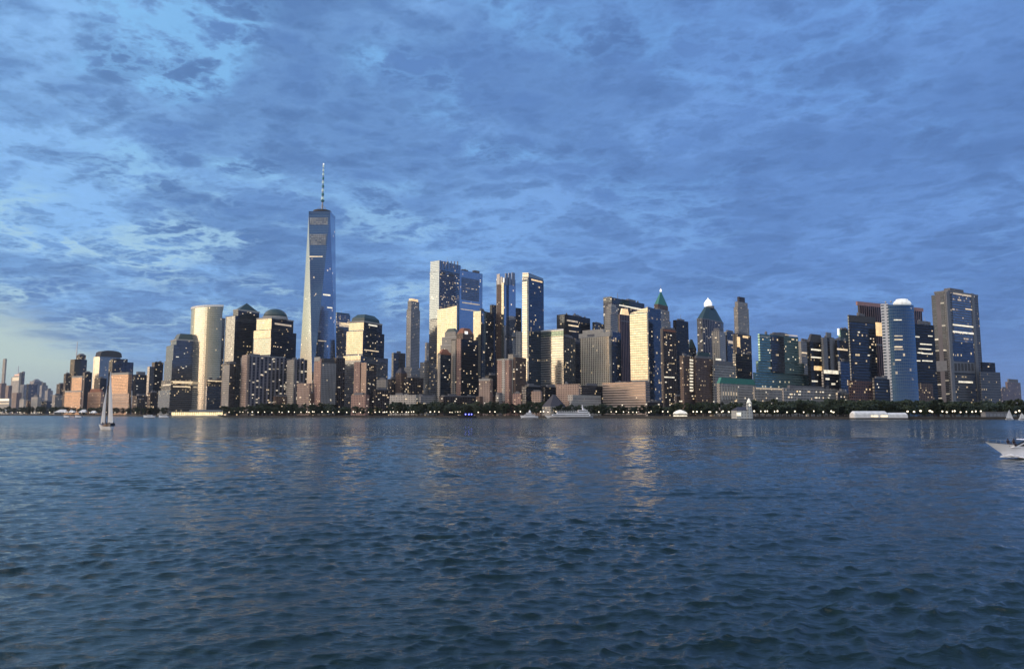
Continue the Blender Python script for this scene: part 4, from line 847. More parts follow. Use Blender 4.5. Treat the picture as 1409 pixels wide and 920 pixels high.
for k in range(7): b.strip('R', 992 + k * 3.6, 993.1 + k * 3.6, 531, 550, 'stone', 'column', 1.6)
b = Bld('building', 'broad teal glass office stepping down on both sides of a dark centre', 1100, 56, 'f_teal', 'office block'); b.tier(1036, 1038, 1113, 512, part='lower_tier'); b.tier(1040, 1043, 1106, 496, 512, 'middle_tier', dY=2); b.tier(1042.5, 1045, 1098, 459, 496, 'upper_tier', dY=4); b.clutter(6)
b.strip('R', 1061, 1079, 461, 512, 'f_dark', 'dark_centre_bay', 0.6); b.band('R', 1046, 1060, 462.5, 1.2, 'stone', 'parapet'); b.band('R', 1080, 1097, 460.5, 1.4, 'band_d'); b.lits(26, 'R'); b.band('R', 1058, 1078, 506, 1.8, 'band_d')
b = Bld('building', 'tan low block with a lit cornice in front of the teal office', 1000, 50, 'f_beige', 'building'); b.tier(1036, 1038, 1079, 532, part='walls'); b.band('R', 1040, 1077, 534, 1.6, 'band_d'); b.lits(8, 'R')
b = simple('building', 'long low grey fort-like block with rows of small lit windows', 960, 56, 'f_grey', (1076, 1078, 1154, 533), 0, (0.6, 3), 3); b.lits(30, 'R', 534, 548)
simple('building', 'grey slab behind the right shoulder of the teal office', 1250, 50, 'f_grey', (1098, 1102, 1112, 469), 1, (0.4, 5), 2).band('R', 1103, 1111, 485, 2, 'band_w')
b = Bld('skyscraper', 'dark tower with angled shoulders and two bright floor bands', 1150, 52, 'f_black'); b.tier(1110, 1114, 1134, 470); b.pent(1.0, 13, 'angled_top', 'roof', k2=0.62); b.band('R', 1116, 1132, 480.5, 2.2, 'band_c'); b.band('R', 1116, 1130, 491, 1.8, 'band_c'); b.band('R', 1120, 1132, 506, 6, 'gold', 'orange_lit_storey'); b.band('R', 1117, 1125, 524, 2, 'band_c'); b.lits(5, 'R')
b = Bld('skyscraper', 'pale grey tower made of two piers with a dark slot between', 1160, 52, 'f_grey'); b.tier(1129, 1133, 1151, 464, mat='f_grey'); b.strip('R', 1139, 1142, 464, 520, 'f_black', 'dark_slot', 0.3); b.pent(0.35, 9, mat='concrete'); b.strip('R', 1133.5, 1138.6, 465, 520, 'concrete', 'pier', 0.7); b.strip('R', 1142.6, 1150.5, 466, 520, 'concrete', 'pier', 0.7)
simple('building', 'teal slab with a white roof light left of the flat black tower', 1200, 52, 'f_teal', (1153, 1156, 1168, 453), 0, None, 0).strip('L', 1152.5, 1155, 452, 461, 'beacon', 'roof_light', 1)
b = simple('building', 'dark block with one long bright floor band beside the two-pier tower', 1170, 52, 'f_dark', (1149, 1152, 1167, 468), 6, None, 2); b.band('R', 1152, 1166, 480, 2.2, 'band_w')
b = Bld('building', 'low dark block with a bright yellow lit top storey', 1010, 52, 'f_dark', 'building'); b.tier(1130, 1133, 1155, 509, part='walls'); b.band('R', 1133.5, 1154.5, 511, 5, 'band_c'); b.band('R', 1136, 1141, 521, 2.5, 'band_c'); b.band('R', 1144, 1149, 528, 2.5, 'band_c'); b.lits(3, 'R')
simple('building', 'bluish narrow block standing left of the flat black tower near the trees', 1020, 52, 'f_navy', (1153, 1156, 1170, 497), 6)
b = Bld('skyscraper', 'pink-crowned ribbed tower half hidden behind the curved blue tower', 1180, 62, 'f_strut'); b.tier(1180, 1182, 1268, 418); b.rim(6, out=.6, mat='pinkstone', part='pink_crown', dz=1); b.strip('R', 1205, 1218, 443, 462, 'gold', 'gold_lit_floors', 0.5); b.band('R', 1205, 1219, 474, 2, 'concrete', 'floor_band')
for k in range(3): vs, fs = lathe_data((b.mid()[0] - 8 + 9 * k, b.mid()[1], b.zt), [(0.3, 0), (0.3, 7 + k), (1.6, 8 + k), (1.2, 10 + k)], 6); mesh_obj('rooftop_aerial', vs, fs, M['steel'], b.root)
b = Bld('skyscraper', 'flat black tower with reddish lower floors', 1000, 62, 'f_black'); b.tier(1166, 1167.5, 1204, 433, mat='f_dark'); b.strip('R', 1168, 1203.5, 433, 442, 'roof', 'blind_top_storey', 0.4); b.strip('R', 1168, 1203.5, 523, 560, 'f_redlit', 'lower_storeys', 0.4); b.lits(20, 'R')
b = Bld('skyscraper', 'curved blue glass tower with a white ribbed edge and glowing white roof dome', 960, 50, 'f_blue'); b.curved(1221, 1257, 419, 24, -26, mat='f_curveblue', seg=16, depth=26); b.faces['L'] = (b.poly[0], b.poly[5]); b.faces['R'] = (b.poly[5], b.poly[16])
M['f_edge'] = fc('white_ribbed_edge', (0.62, 0.62, 0.62), (0.2, 0.25, 0.3), 0.8, 0.1, 3.9, 6.0, 0.55, 0.42, lit=0.02)
a0, a1 = b.poly[0], b.poly[1]; d_ = Vector((a1[0] - a0[0], a1[1] - a0[1], 0)).normalized(); nn_ = Vector((d_.y, -d_.x, 0)); nn_ = nn_ if nn_.y < 0 else -nn_
p0 = Vector((a0[0], a0[1], 0)) + nn_ * .2; qd = [tuple((p0 - d_ * 7.5).xy), tuple((p0 + d_ * .4).xy), tuple((p0 + d_ * .4 - nn_ * 8).xy), tuple((p0 - d_ * 7.5 - nn_ * 8).xy)]
vs, fs, mi, uv = prism_data(qd, GZ, b.zt + 2); mesh_obj('white_edge_wing', vs, fs, [M['f_edge'], M['roof']], b.root, mi, uv)
for (pa, pb_, py_, h_, m_) in [(1230, 1246, 440, 1.3, 'band_c'), (1231, 1252, 462, 1.3, 'band_d'), (1231, 1250, 467, 1.3, 'band_w'), (1231, 1241, 477, 1.6, 'band_w'), (1231, 1250, 480.5, 1.0, 'band_d'), (1232, 1239, 495, 1.2, 'band_w'), (1248, 1253, 424, 2, 'band_c'), (1250, 1256, 543, 2, 'band_c')]:
    b.band('R', pa, pb_, py_, h_, m_, proud=6.5 if False else 1.2)
cx, cy = b.mid(); vs, fs = lathe_data((cx, cy - 2, b.zt), [(11, 0), (11.5, 2), (10, 4.5), (8, 5.6), (7.5, 7.2), (5, 7.8), (0.5, 8)], 20, 1.0, 0.7); mesh_obj('lit_roof_dome', vs, fs, M['domelit'], b.root, smooth=True)
b = Bld('skyscraper', 'black tower with broken bright floor bands left of the big corner tower', 1010, 62, 'f_black'); b.tier(1255, 1257, 1285, 445)
for (pa, pb_, py_) in [(1259, 1265, 463), (1277, 1283, 462), (1266, 1282, 473), (1264, 1281, 479.5), (1262, 1270, 485), (1268, 1283, 486), (1260, 1266, 496), (1269, 1283, 496)]: b.band('R', pa, pb_, py_, 1.5, 'band_c')
b.strip('R', 1258, 1284, 527, 560, 'f_brown', 'lower_storeys', 0.4); b.pent(0.5, 5); b.lits(4, 'R')
b = Bld('skyscraper', 'big grey corner tower with a ring of tall arches and a lit upper front', 1120, 58, 'f_nyp'); b.tier(1285.5, 1304.5, 1345, 400, mat='f_nyp')
b.strip('R', 1311, 1340, 402, 470, 'f_lit', 'lit_upper_front', 0.4); b.strip('R', 1311, 1340, 470, 496, 'f_navy', 'glass_front', 0.4); b.strip('R', 1306, 1310, 400, 560, 'concrete', 'corner_pier', 1.2); b.strip('R', 1340.5, 1344, 400, 560, 'concrete', 'corner_pier', 1.2); b.strip('L', 1286, 1303, 404, 560, 'f_stripe', 'side_front', 0.3)
b.band('R', 1311, 1340, 446.5, 2.0, 'band_c', proud=.8); b.band('R', 1311, 1341, 456, 2.2, 'band_c', proud=.8); b.band('R', 1328, 1340, 425, 1.4, 'band_w', proud=.8); b.band('R', 1311, 1340, 403.5, 2.0, 'band_d', proud=.8); b.band('R', 1319, 1338, 525, 2.4, 'band_c', proud=.8)
b.strip('R', 1310.5, 1340, 497, 512, 'concrete', 'arch_ring', 1.0)
for k in range(6): b.strip('R', 1312.5 + k * 4.6, 1315.6 + k * 4.6, 499.5, 510, 'roof', 'arch_opening', 1.3)
b.band('L', 1286, 1303.5, 504, 14, 'concrete', 'arch_ring', 0.6); b.lits(10, 'R', 470, 490); b.rim(2.4, mat='concrete'); b.pent(0.45, 7, shift=(0.0, -0.08)); b.clutter(4)
b = Bld('building', 'lower grey wing joined to the right of the big corner tower', 1125, 62, 'f_nyp', 'office block'); b.tier(1347, 1349, 1376, 511, part='walls'); b.tier(1349, 1351, 1369, 498, 511, 'roof_block', 'f_black', dY=8); b.faces['R'] = b.faces['R']; b.lits(2)
b.tier(1347.2, 1349, 1376, 511.3, 560, 'walls') if False else None
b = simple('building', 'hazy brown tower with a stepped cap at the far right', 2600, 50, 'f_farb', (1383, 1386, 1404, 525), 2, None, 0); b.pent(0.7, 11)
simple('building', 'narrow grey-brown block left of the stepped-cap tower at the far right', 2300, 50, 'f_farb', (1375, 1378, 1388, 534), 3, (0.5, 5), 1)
simple('building', 'low pale shed roof at the far right edge', 1800, 50, 'f_pale', (1396, 1398, 1418, 554), 1, None, 0)
# low dark fabric that closes the foot of the skyline
gaps = [(186, 200, 549, 'f_dres', 'dark low shore block left of the lit ferry hall'), (310, 332, 546, 'f_dres', 'dark low terrace left of the striped slab'), (376, 400, 545, 'f_brown', 'brown low terrace hidden behind trees under the striped slab'),
        (426, 470, 550, 'f_dres', 'dark terrace right of the small orange brick block'), (500, 545, 553, 'f_dres', 'dark terrace under the two-piered tower'), (888, 912, 553, 'f_dark', 'dark low hall under the navy side of the slant-roofed slab'),
        (928, 938, 545, 'f_dres', 'narrow dark block between the white-dotted tower and the brown one'), (1200, 1224, 520, 'f_black', 'black slab filling the gap left of the curved blue tower'), (1150, 1168, 540, 'f_dark', 'small dark block at the foot of the flat black tower')]
for (pa, pb_, yt_, m_, lb) in gaps: simple('building', lb, shoreY((pa + pb_) / 2) + 90, 50, m_, (pa, pa + 3, pb_, yt_), 5, (0.7, 2.5), 2)

# roof plant, tanks and thin aerials on the flat tops that were left bare
for b in ALLB:
    if any(k in b.label for k in ('joined behind the tall middle', 'right of the blank cream slab', 'blank cream slab', 'flat black tower', 'broken bright floor bands', 'huge grey slab', 'curved white-ribbed', 'flat-topped tower rising', 'tall curved glass', 'pink-crowned', 'teal glass office', 'two-pier', 'two piers', 'lit row', 'striped apartment', 'overhanging', 'gold lit side panel', 'twin-topped')):
        b.clutter(4, 5.5)
    if b.rng.random() < 0.16 and b.cat == 'skyscraper' and not any(k in b.label for k in ('dome', 'pyramid', 'spire', 'lantern', 'slant', 'curved')):
        cx, cy = b.mid(); dx_ = b.rng.uniform(-4, 4); v, f = tube_data((cx + dx_, cy, b.zt - 1), (cx + dx_, cy, b.zt + b.rng.uniform(9, 16)), 0.45, 0.2, 5); mesh_obj('antenna_mast', v, f, M['steel'], b.root)
# ================================================================ waterfront objects
def fol(name, c0, c1):
    m, t = new_mat(name); geo = t.node('ShaderNodeNewGeometry')
    c = t.mix(geo.outputs['Random Per Island'], (*c0, 1), (*c1, 1)); p = t.node('ShaderNodeBsdfPrincipled'); t.put(p.inputs['Base Color'], c); p.inputs['Roughness'].default_value = 0.75
    o = t.node('ShaderNodeOutputMaterial'); t.l.new(p.outputs[0], o.inputs[0]); return m
LEAF = fol('tree_foliage', (0.012, 0.024, 0.010), (0.034, 0.055, 0.022)); BARK = plain('tree_bark', (0.06, 0.045, 0.035), 0.9)
def tree_meshes(seed):
    r = random.Random(seed); vs, fs = [], []
    H = 14.0
    cl = []
    for i in range(46):
        a = r.uniform(0, 6.283); z = r.uniform(4.0, H); t = (z - 3.5) / (H - 3.5)
        R_ = 5.4 * math.sin(min(1, max(.12, t)) * 2.6) ** 0.6 * r.uniform(0.35, 1.0) if t < .95 else 1.0
        cl.append((math.cos(a) * R_, math.sin(a) * R_, z, r.uniform(0.9, 2.0)))
    for (cx, cy, cz, cr) in cl:
        for k in range(20):
            d = Vector((r.gauss(0, 1), r.gauss(0, 1), r.gauss(0, .8))); d.normalize(); q = Vector((cx, cy, cz)) + d * cr * r.uniform(.4, 1.0)
            u = Vector((r.gauss(0, 1), r.gauss(0, 1), r.gauss(0, 1))).normalized(); v = u.orthogonal().normalized(); s = r.uniform(.35, .75)
            o = len(vs); vs += [tuple(q + u * s + v * s * .6), tuple(q - u * s + v * s * .6), tuple(q - u * s - v * s * .6), tuple(q + u * s - v * s * .6)]; fs.append((o, o + 1, o + 2, o + 3))
    cm = bpy.data.meshes.new('crown'); cm.from_pydata(vs, [], fs); cm.materials.append(LEAF)
    ds = [tube_data((0, 0, -.5), (r.uniform(-.4, .4), r.uniform(-.4, .4), 6.5), .38, .22, 7)]
    for k in range(5):
        a = k * 1.26 + r.uniform(-.3, .3); ds.append(tube_data((0, 0, 3.5 + k * .5), (math.cos(a) * 3.2, math.sin(a) * 3.2, 8 + r.uniform(-1, 2)), .17, .06, 5))
    tv, tf = join(*ds); tm = bpy.data.meshes.new('trunk'); tm.from_pydata(tv, [], tf); tm.materials.append(BARK)
    return cm, tm
TM = [tree_meshes(s) for s in range(6)]
tr = random.Random(11)
def tree(px, Yd, topy, label, group, wide=1.0):
    Y = shoreY(px) + Yd; x = gx_at(px, Y); h = at(px, topy, Y)[2] - GZ; k = max(0.35, h / 14.6)
    e = empty('tree', (x, Y, GZ), label, 'tree', group); e.rotation_euler = (0, 0, tr.uniform(0, 6.28)); kw_ = min(1.5, k * tr.uniform(.9, 1.2) * wide); e.scale = (kw_, kw_, k)
    cm, tm = TM[tr.randrange(6)]
    for nm, me_ in (('crown', cm), ('trunk', tm)):
        o = bpy.data.objects.new(nm, me_); COL.objects.link(o); o.parent = e
def tree_run(p0, p1, step, tops, depth, label, group, jitter=1.2, wide=1.0, skip=()):
    px = p0
    while px < p1:
        if not any(a_ < px < b_ for a_, b_ in skip): tree(px + tr.uniform(-.3, .3) * step, tr.uniform(*depth), tops + tr.uniform(-jitter, jitter), label, group, wide)
        px += step * tr.uniform(.75, 1.25)
tree_run(0, 86, 6.5, 560, (15, 60), 'small dark tree on the far left shore before the hazy low blocks', 'trees on the far left shore', 1.0)
tree_run(88, 232, 7.5, 560.5, (20, 60), 'small dark tree on the shore between the orange blocks and the lit ferry hall', 'trees by the orange blocks', 1.2)
tree_run(306, 400, 7.5, 559, (25, 60), 'dark shoreline tree in front of the striped apartment slabs', 'trees under the striped slabs', 1.6)
tree_run(360, 460, 8.5, 555, (55, 85), 'dark tree in the second row before the tallest tower', 'second row trees under the tallest tower', 1.8)
tree_run(402, 540, 8, 560, (25, 50), 'dark promenade tree between the tallest tower and the low cream block', 'trees left of the cream block', 1.4)
tree_run(540, 682, 7.6, 554, (25, 60), 'dark leafy tree in front of the arched brick apartment towers', 'trees before the arched apartment towers', 2.0)
tree_run(545, 700, 9, 558, (12, 26), 'dark tree of the front row below the arched brick apartment towers', 'front row trees below the arched towers', 1.5)
tree_run(684, 765, 7.2, 554, (18, 60), 'dark tree on the shore behind the small white ferry', 'trees behind the small ferry', 2.0)
tree_run(765, 832, 7.2, 557, (15, 60), 'dark tree on the shore behind the long white ferry', 'trees behind the long ferry', 2.2)
tree_run(832, 935, 7.4, 558, (15, 55), 'dark tree below the yellow slant-roofed slab and the white-dotted tower', 'trees below the yellow slab', 1.6)
tree_run(936, 1016, 7.6, 554, (25, 70), 'dark tree between the round white tent and the clock tower pier house', 'trees left of the clock tower', 1.8)
tree_run(1036, 1170, 8.0, 551, (50, 95), 'tall deep green park tree in front of the long low grey block', 'back row park trees before the low grey block', 2.2, 1.25)
tree_run(1036, 1172, 8.0, 556, (22, 45), 'deep green park tree of the front row before the teal office', 'front row park trees before the teal office', 2.0, 1.25)
tree_run(1168, 1292, 8.0, 551, (50, 95), 'tall deep green park tree behind the long white tent roof', 'back row park trees behind the white tent', 1.8, 1.25)
tree_run(1170, 1292, 8.2, 557, (24, 46), 'deep green park tree close behind the long white tent roof', 'front row park trees behind the white tent', 1.6, 1.25)
tree_run(1290, 1425, 8.4, 551.5, (45, 90), 'tall deep green park tree below the big corner tower', 'back row park trees below the corner tower', 2.4, 1.25)
tree_run(1290, 1425, 8.4, 557, (22, 42), 'deep green park tree of the front row below the big corner tower', 'front row park trees below the corner tower', 1.6, 1.25)

# --- promenade lamps
def lamp_parts():
    v, f = join(tube_data((0, 0, 0), (0, 0, 5.2), .14, .10, 6), lathe_data((0, 0, 0), [(.35, 0), (.35, .5), (.15, .7)], 8)); pm = bpy.data.meshes.new('lamp_post'); pm.from_pydata(v, [], f); pm.materials.append(M['roof'])
    v, f = lathe_data((0, 0, 5.2), [(.2, 0), (.62, .3), (.78, .8), (.6, 1.3), (.1, 1.55)], 10); gm = bpy.data.meshes.new('lamp_globe'); gm.from_pydata(v, [], f); gm.materials.append(M['lamp']); return pm, gm
LP = lamp_parts(); lr = random.Random(4)
def lamp(px, label, group, Yd=6, k=1.0, gk=1.0):
    Y = shoreY(px) + Yd; e = empty('street_lamp', (gx_at(px, Y), Y, GZ), label, 'street lamp', group)
    for nm, me_ in (('lamp_post', LP[0]), ('lamp_globe', LP[1])):
        o = bpy.data.objects.new(nm, me_); COL.objects.link(o); o.parent = e
        if nm == 'lamp_globe' and gk != 1: o.scale = (gk, gk, 1); 
    e.scale = (k, k, lr.uniform(.9, 1.15))
def lamps(pxs, label, group, k=1.0, Yd=6):
    for p_ in pxs: lamp(p_, label, group, Yd + lr.uniform(-2, 8), k * lr.uniform(.8, 1.15), lr.choice((.7, 1, 1, 1.4)))
lamps([1, 8, 17, 24, 27, 33, 43, 47, 52, 54, 57], 'white lamp on the far left shore before the hazy low blocks', 'lamps on the far left shore', 1.5)
lamps([68, 89, 92, 99, 112, 123, 129, 146, 158, 174, 186], 'white lamp on the shore by the orange blocks', 'lamps by the orange blocks', 1.2)
lamps([301, 306, 315, 330, 334, 341, 347, 355, 364, 374, 384, 388], 'white promenade lamp before the striped apartment slabs', 'lamps before the striped slabs')
lamps([397, 405, 414, 422, 425, 430, 432, 443, 451, 458, 466, 477, 486], 'white promenade lamp at the foot of the tallest tower', 'lamps under the tallest tower', 1.15)
lamps([489, 496, 507, 516, 522, 527, 529, 532, 537, 541, 547, 553, 559, 562, 566, 569], 'white promenade lamp before the low cream block', 'lamps before the low cream block')
lamps([592, 598, 604, 619, 622, 627, 630, 633, 658, 674, 681, 708, 716], 'white promenade lamp before the arched brick towers', 'lamps before the arched towers', 1.1)
lamps([744, 748, 754, 765, 824, 841, 848, 858, 865, 871, 876, 893, 896, 912, 919], 'white promenade lamp between the ferries and the round white tent', 'lamps between the ferries and the round tent')
lamps([954, 959, 965, 976, 978, 986, 993, 995, 1003, 1009], 'white promenade lamp left of the clock tower pier house', 'lamps left of the clock tower')
lamps([1038, 1047, 1053, 1056, 1066, 1070, 1083, 1094, 1106, 1120, 1133, 1144, 1147], 'white promenade lamp in front of the deep green park trees', 'lamps before the park trees', 1.1)
lamps([1249, 1258, 1267, 1280, 1283, 1297, 1303, 1311, 1314, 1322, 1330, 1338, 1343, 1350, 1398, 1403], 'white promenade lamp below the big corner tower', 'lamps below the corner tower', 1.25)

# --- lit ferry hall on the water
Yt = 1345; A = at(236, 570, Yt); Bp = at(306, 570, Yt); cx = (A[0] + Bp[0]) / 2; Wd = Bp[0] - A[0]
hall = empty('ferry_terminal', (cx, Yt, 0), 'long glowing ferry hall on the water under the stepped glass tower', 'ferry terminal')
v, f = box_data((cx, Yt, 1.0), (Wd * 1.0, 18, 2.4)); mesh_obj('floating_deck', v, f, M['concrete'], hall)
v, f = box_data((cx, Yt + 1, 6.2), (Wd * .95, 12, 4.4)); 
M['hall'] = glow('hall_light', (1.0, 0.78, 0.42), 1.6); mesh_obj('lit_glass_wall', v, f, M['hall'], hall)
v, f = join(box_data((cx, Yt, 9.3), (Wd * 1.02, 19, .9)), box_data((cx + Wd * .18, Yt, 11.4), (Wd * .62, 10, 2.6))); mesh_obj('roof', v, f, M['steel'], hall)
for k in range(24):
    v, f = tube_data((A[0] + Wd * (k + .5) / 24, Yt - 6.5, 2), (A[0] + Wd * (k + .5) / 24, Yt - 6.5, 9), .45, .45, 6); mesh_obj('column', v, f, M['roof'], hall)
v, f = box_data((cx, Yt - 9.2, 2.9), (Wd * .9, .3, .9)); mesh_obj('lit_railing', v, f, M['hall'], hall)

# --- tents
M['canvas'] = plain('white_canvas', (0.72, 0.72, 0.70), 0.7); M['canvaslit'] = glow('lit_canvas', (1.0, 0.93, 0.82), 0.55)
def marquee(px, w_px, Y, y0, y1, label, mat='canvas', tilt=0):
    c = at(px, y1, Y); w = w_px * mpp(Y); h = (y1 - y0) * mpp(Y); e = empty('marquee_tent', (c[0], Y, GZ), label, 'tent')
    vs = [(c[0] - w / 2, Y - 6, GZ + h * .45), (c[0] + w / 2, Y - 6, GZ + h * .45), (c[0] + w / 2, Y + 6, GZ + h * .45), (c[0] - w / 2, Y + 6, GZ + h * .45), (c[0] - w * (.25 - tilt), Y, GZ + h), (c[0] + w * (.25 + tilt), Y, GZ + h)]
    mesh_obj('canopy', vs, [(0, 1, 5, 4), (2, 3, 4, 5), (3, 0, 4), (1, 2, 5), (3, 2, 1, 0)], M[mat], e)
    for sx in (-.46, .46):
        for sy in (-5, 5): v, f = tube_data((c[0] + w * sx, Y + sy, GZ), (c[0] + w * sx, Y + sy, GZ + h * .46), .2, .2, 5); mesh_obj('pole', v, f, M['steel'], e)
marquee(84, 17, 2020, 561, 568, 'long slanting white tent at the left end of the shore tents', tilt=.15)
marquee(100, 9, 2000, 561, 568, 'small pinkish tent in the middle of the three shore tents')
marquee(114, 10, 1960, 561, 568, 'slanting white tent at the right end of the three shore tents', tilt=.15)
marquee(10, 14, 2350, 560, 567, 'pale low tent near the left edge of the shore')
marquee(129, 8, 1930, 562.5, 568, 'flat little white tent behind the big sailboat')
# round lit tent
c = at(936, 571, 985); e = empty('round_tent', (c[0], 985, GZ), 'round white lit tent between two lamps on the promenade', 'tent')
v, f = lathe_data((c[0], 985, GZ + 3.2), [(9.8, 0), (8.5, 2.2), (5, 4.2), (.4, 5.6)], 16); mesh_obj('canopy', v, f, M['canvaslit'], e, smooth=True)
v, f = lathe_data((c[0], 985, GZ), [(9.0, 0), (9.0, 1.6)], 16); mesh_obj('lit_stall_ring', v, f, M['band_c'], e)
for k in range(8): a_ = k * math.pi / 4; v, f = tube_data((c[0] + 9.2 * math.cos(a_), 985 + 9.2 * math.sin(a_), GZ), (c[0] + 9.2 * math.cos(a_), 985 + 9.2 * math.sin(a_), GZ + 3.4), .15, .15, 5); mesh_obj('pole', v, f, M['steel'], e)
# long white barge tent
Yb = 832; A = at(1172, 573, Yb); Bp = at(1246, 573, Yb); cx = (A[0] + Bp[0]) / 2; L_ = Bp[0] - A[0]
e = empty('pavilion_tent', (cx, Yb, 0.2), 'long white arched pavilion lying along the water below the curved blue tower', 'pavilion')
v, f = box_data((cx, Yb, .9), (L_ * .99, 13, 1.8)); mesh_obj('floating_deck', v, f, M['roof'], e)
def arch(x0, x1, h, w):
    V_, F_ = [], []; n_ = 10
    for i_, x in enumerate((x0, x0 + (x1 - x0) * .04, x1 - (x1 - x0) * .04, x1)):
        k_ = (.72, 1, 1, .8)[i_]
        for t_ in range(n_ + 1): a_ = math.pi * t_ / n_; V_.append((x, Yb - math.cos(a_) * w * k_ ** .3, 1.8 + 1.4 + (h - 1.4) * k_ * math.sin(a_) ** .7 - (1.4 if t_ in (0, n_) else 0)))
    for i_ in range(3):
        for t_ in range(n_): a_ = i_ * (n_ + 1) + t_; F_.append((a_, a_ + 1, a_ + n_ + 2, a_ + n_ + 1))
    F_.append(tuple(range(n_, -1, -1))); F_.append(tuple(range(3 * (n_ + 1), 4 * (n_ + 1)))); return V_, F_
v, f = arch(A[0], A[0] + L_ * .63, 7.4, 6); mesh_obj('canopy', v, f, M['canvas'], e, smooth=False)
v, f = arch(A[0] + L_ * .63, Bp[0], 5.6, 5.4); mesh_obj('canopy', v, f, M['canvas'], e, smooth=False)
for k in range(7):
    if k == 3: continue
    x = A[0] + L_ * (.33 + .045 * k); v, f = box_data((x, Yb - 6.05, 3.6), (2.3, .3, 1.5)); mesh_obj('lit_window', v, f, M['hall'], e)

# --- pier house with clock tower
Yp = 868; c0 = at(1012, 574, Yp); c1 = at(1034, 574, Yp); w = c1[0] - c0[0]; e = empty('pier_house', ((c0[0] + c1[0]) / 2, Yp, GZ), 'white pier house with a slim clock tower at its right end', 'pier house')
M['pier'] = facade('pale_pier_house_wall', (0.46, 0.48, 0.47), (.2, .22, .22), .3, .3, 3.5, 3, .35, .5, lit=.08)
cx = (c0[0] + c1[0]) / 2
vs, fs, mi, uv = prism_data([(c0[0], Yp - 6), (c1[0], Yp - 6), (c1[0], Yp + 16), (c0[0], Yp + 16)], GZ - 2, GZ + 7.5); mesh_obj('walls', vs, fs, [M['pier'], M['pier']], e, mi, uv)
vs = [(c0[0] - .5, Yp - 6.5, GZ + 7.5), (c1[0] + .5, Yp - 6.5, GZ + 7.5), (c1[0] + .5, Yp + 16.5, GZ + 7.5), (c0[0] - .5, Yp + 16.5, GZ + 7.5), (c0[0] + 4, Yp + 5, GZ + 11.5), (c1[0] - 4, Yp + 5, GZ + 11.5)]
mesh_obj('hipped_roof', vs, [(0, 1, 5, 4), (2, 3, 4, 5), (3, 0, 4), (1, 2, 5), (3, 2, 1, 0)], M['slate'], e)
tx = c1[0] - 4.0; vs, fs, mi, uv = prism_data([(tx - 2.4, Yp - 7.4), (tx + 2.4, Yp - 7.4), (tx + 2.4, Yp - 2.6), (tx - 2.4, Yp - 2.6)], GZ - 2, GZ + 16); tw = mesh_obj('clock_tower', vs, fs, [M['pier'], M['pier']], e, mi, uv)
v, f = lathe_data((tx, Yp - 5, GZ + 16), [(2.9, 0), (2.9, .8), (2.2, 1.2), (1.8, 3), (.15, 5.8)], 8); mesh_obj('tower_cap', v, f, M['canvaslit'], tw)
v, f = tube_data((tx, Yp - 7.7, GZ + 13.6), (tx, Yp - 7.35, GZ + 13.6), 1.3, 1.3, 14); mesh_obj('clock_face', v, f, M['band_c'], tw)
v, f = box_data((c0[0] + 2, Yp - 6.4, GZ + 3), (5, .4, 4)); mesh_obj('lit_entrance', v, f, M['band_c'], e)
# pale landing shed at the far right shore
Ys = 826; a_, b_ = at(1353, 573, Ys), at(1384, 573, Ys); e = empty('landing_shed', ((a_[0] + b_[0]) / 2, Ys, GZ), 'long grey landing shed on the quay left of the tiny sailboats', 'shed')
v, f = box_data(((a_[0] + b_[0]) / 2, Ys, GZ + 2.6), (b_[0] - a_[0], 8, 5.4)); mesh_obj('walls', v, f, M['concrete'], e)
v, f = box_data(((a_[0] + b_[0]) / 2, Ys, GZ + 5.6), (b_[0] - a_[0] + 1.4, 9.4, .6)); mesh_obj('roof', v, f, M['pent'], e)
for k in range(6): v, f = box_data((a_[0] + (b_[0] - a_[0]) * (k + .5) / 6, Ys - 4.1, GZ + 2.2), (2.6, .3, 3.2)); mesh_obj('shed_door', v, f, M['steel'], e)

# ================================================================ boats
M['hull'] = plain('white_gelcoat', (0.88, 0.89, 0.91), 0.25, 0, .06); M['hulld'] = plain('dark_hull', (0.03, 0.03, 0.04), 0.4); M['glassd'] = plain('dark_cabin_glass', (0.015, 0.018, 0.022), 0.1)
M['sail'] = plain('sail_cloth', (0.62, 0.62, 0.60), 0.75, 0, .08, .6); 
m_, t_ = new_mat('translucent_sail'); a_ = t_.node('ShaderNodeBsdfDiffuse'); a_.inputs[0].default_value = (.9, .9, .89, 1); b_ = t_.node('ShaderNodeBsdfTranslucent'); b_.inputs[0].default_value = (.9, .9, .88, 1)
s_ = t_.node('ShaderNodeMixShader'); s_.inputs[0].default_value = .35; t_.l.new(a_.outputs[0], s_.inputs[1]); t_.l.new(b_.outputs[0], s_.inputs[2]); o_ = t_.node('ShaderNodeOutputMaterial'); t_.l.new(s_.outputs[0], o_.inputs[0]); M['sail'] = m_
M['wood'] = plain('varnished_wood', (0.14, 0.07, 0.035), 0.5)
M['foam'] = plain('white_foam', (0.80, 0.82, 0.84), 0.8, 0, .15, 1.5)
def xf(vs, org, yaw):
    c_, s_ = math.cos(yaw), math.sin(yaw); return [(org[0] + x * c_ - y * s_, org[1] + x * s_ + y * c_, org[2] + z) for x, y, z in vs]
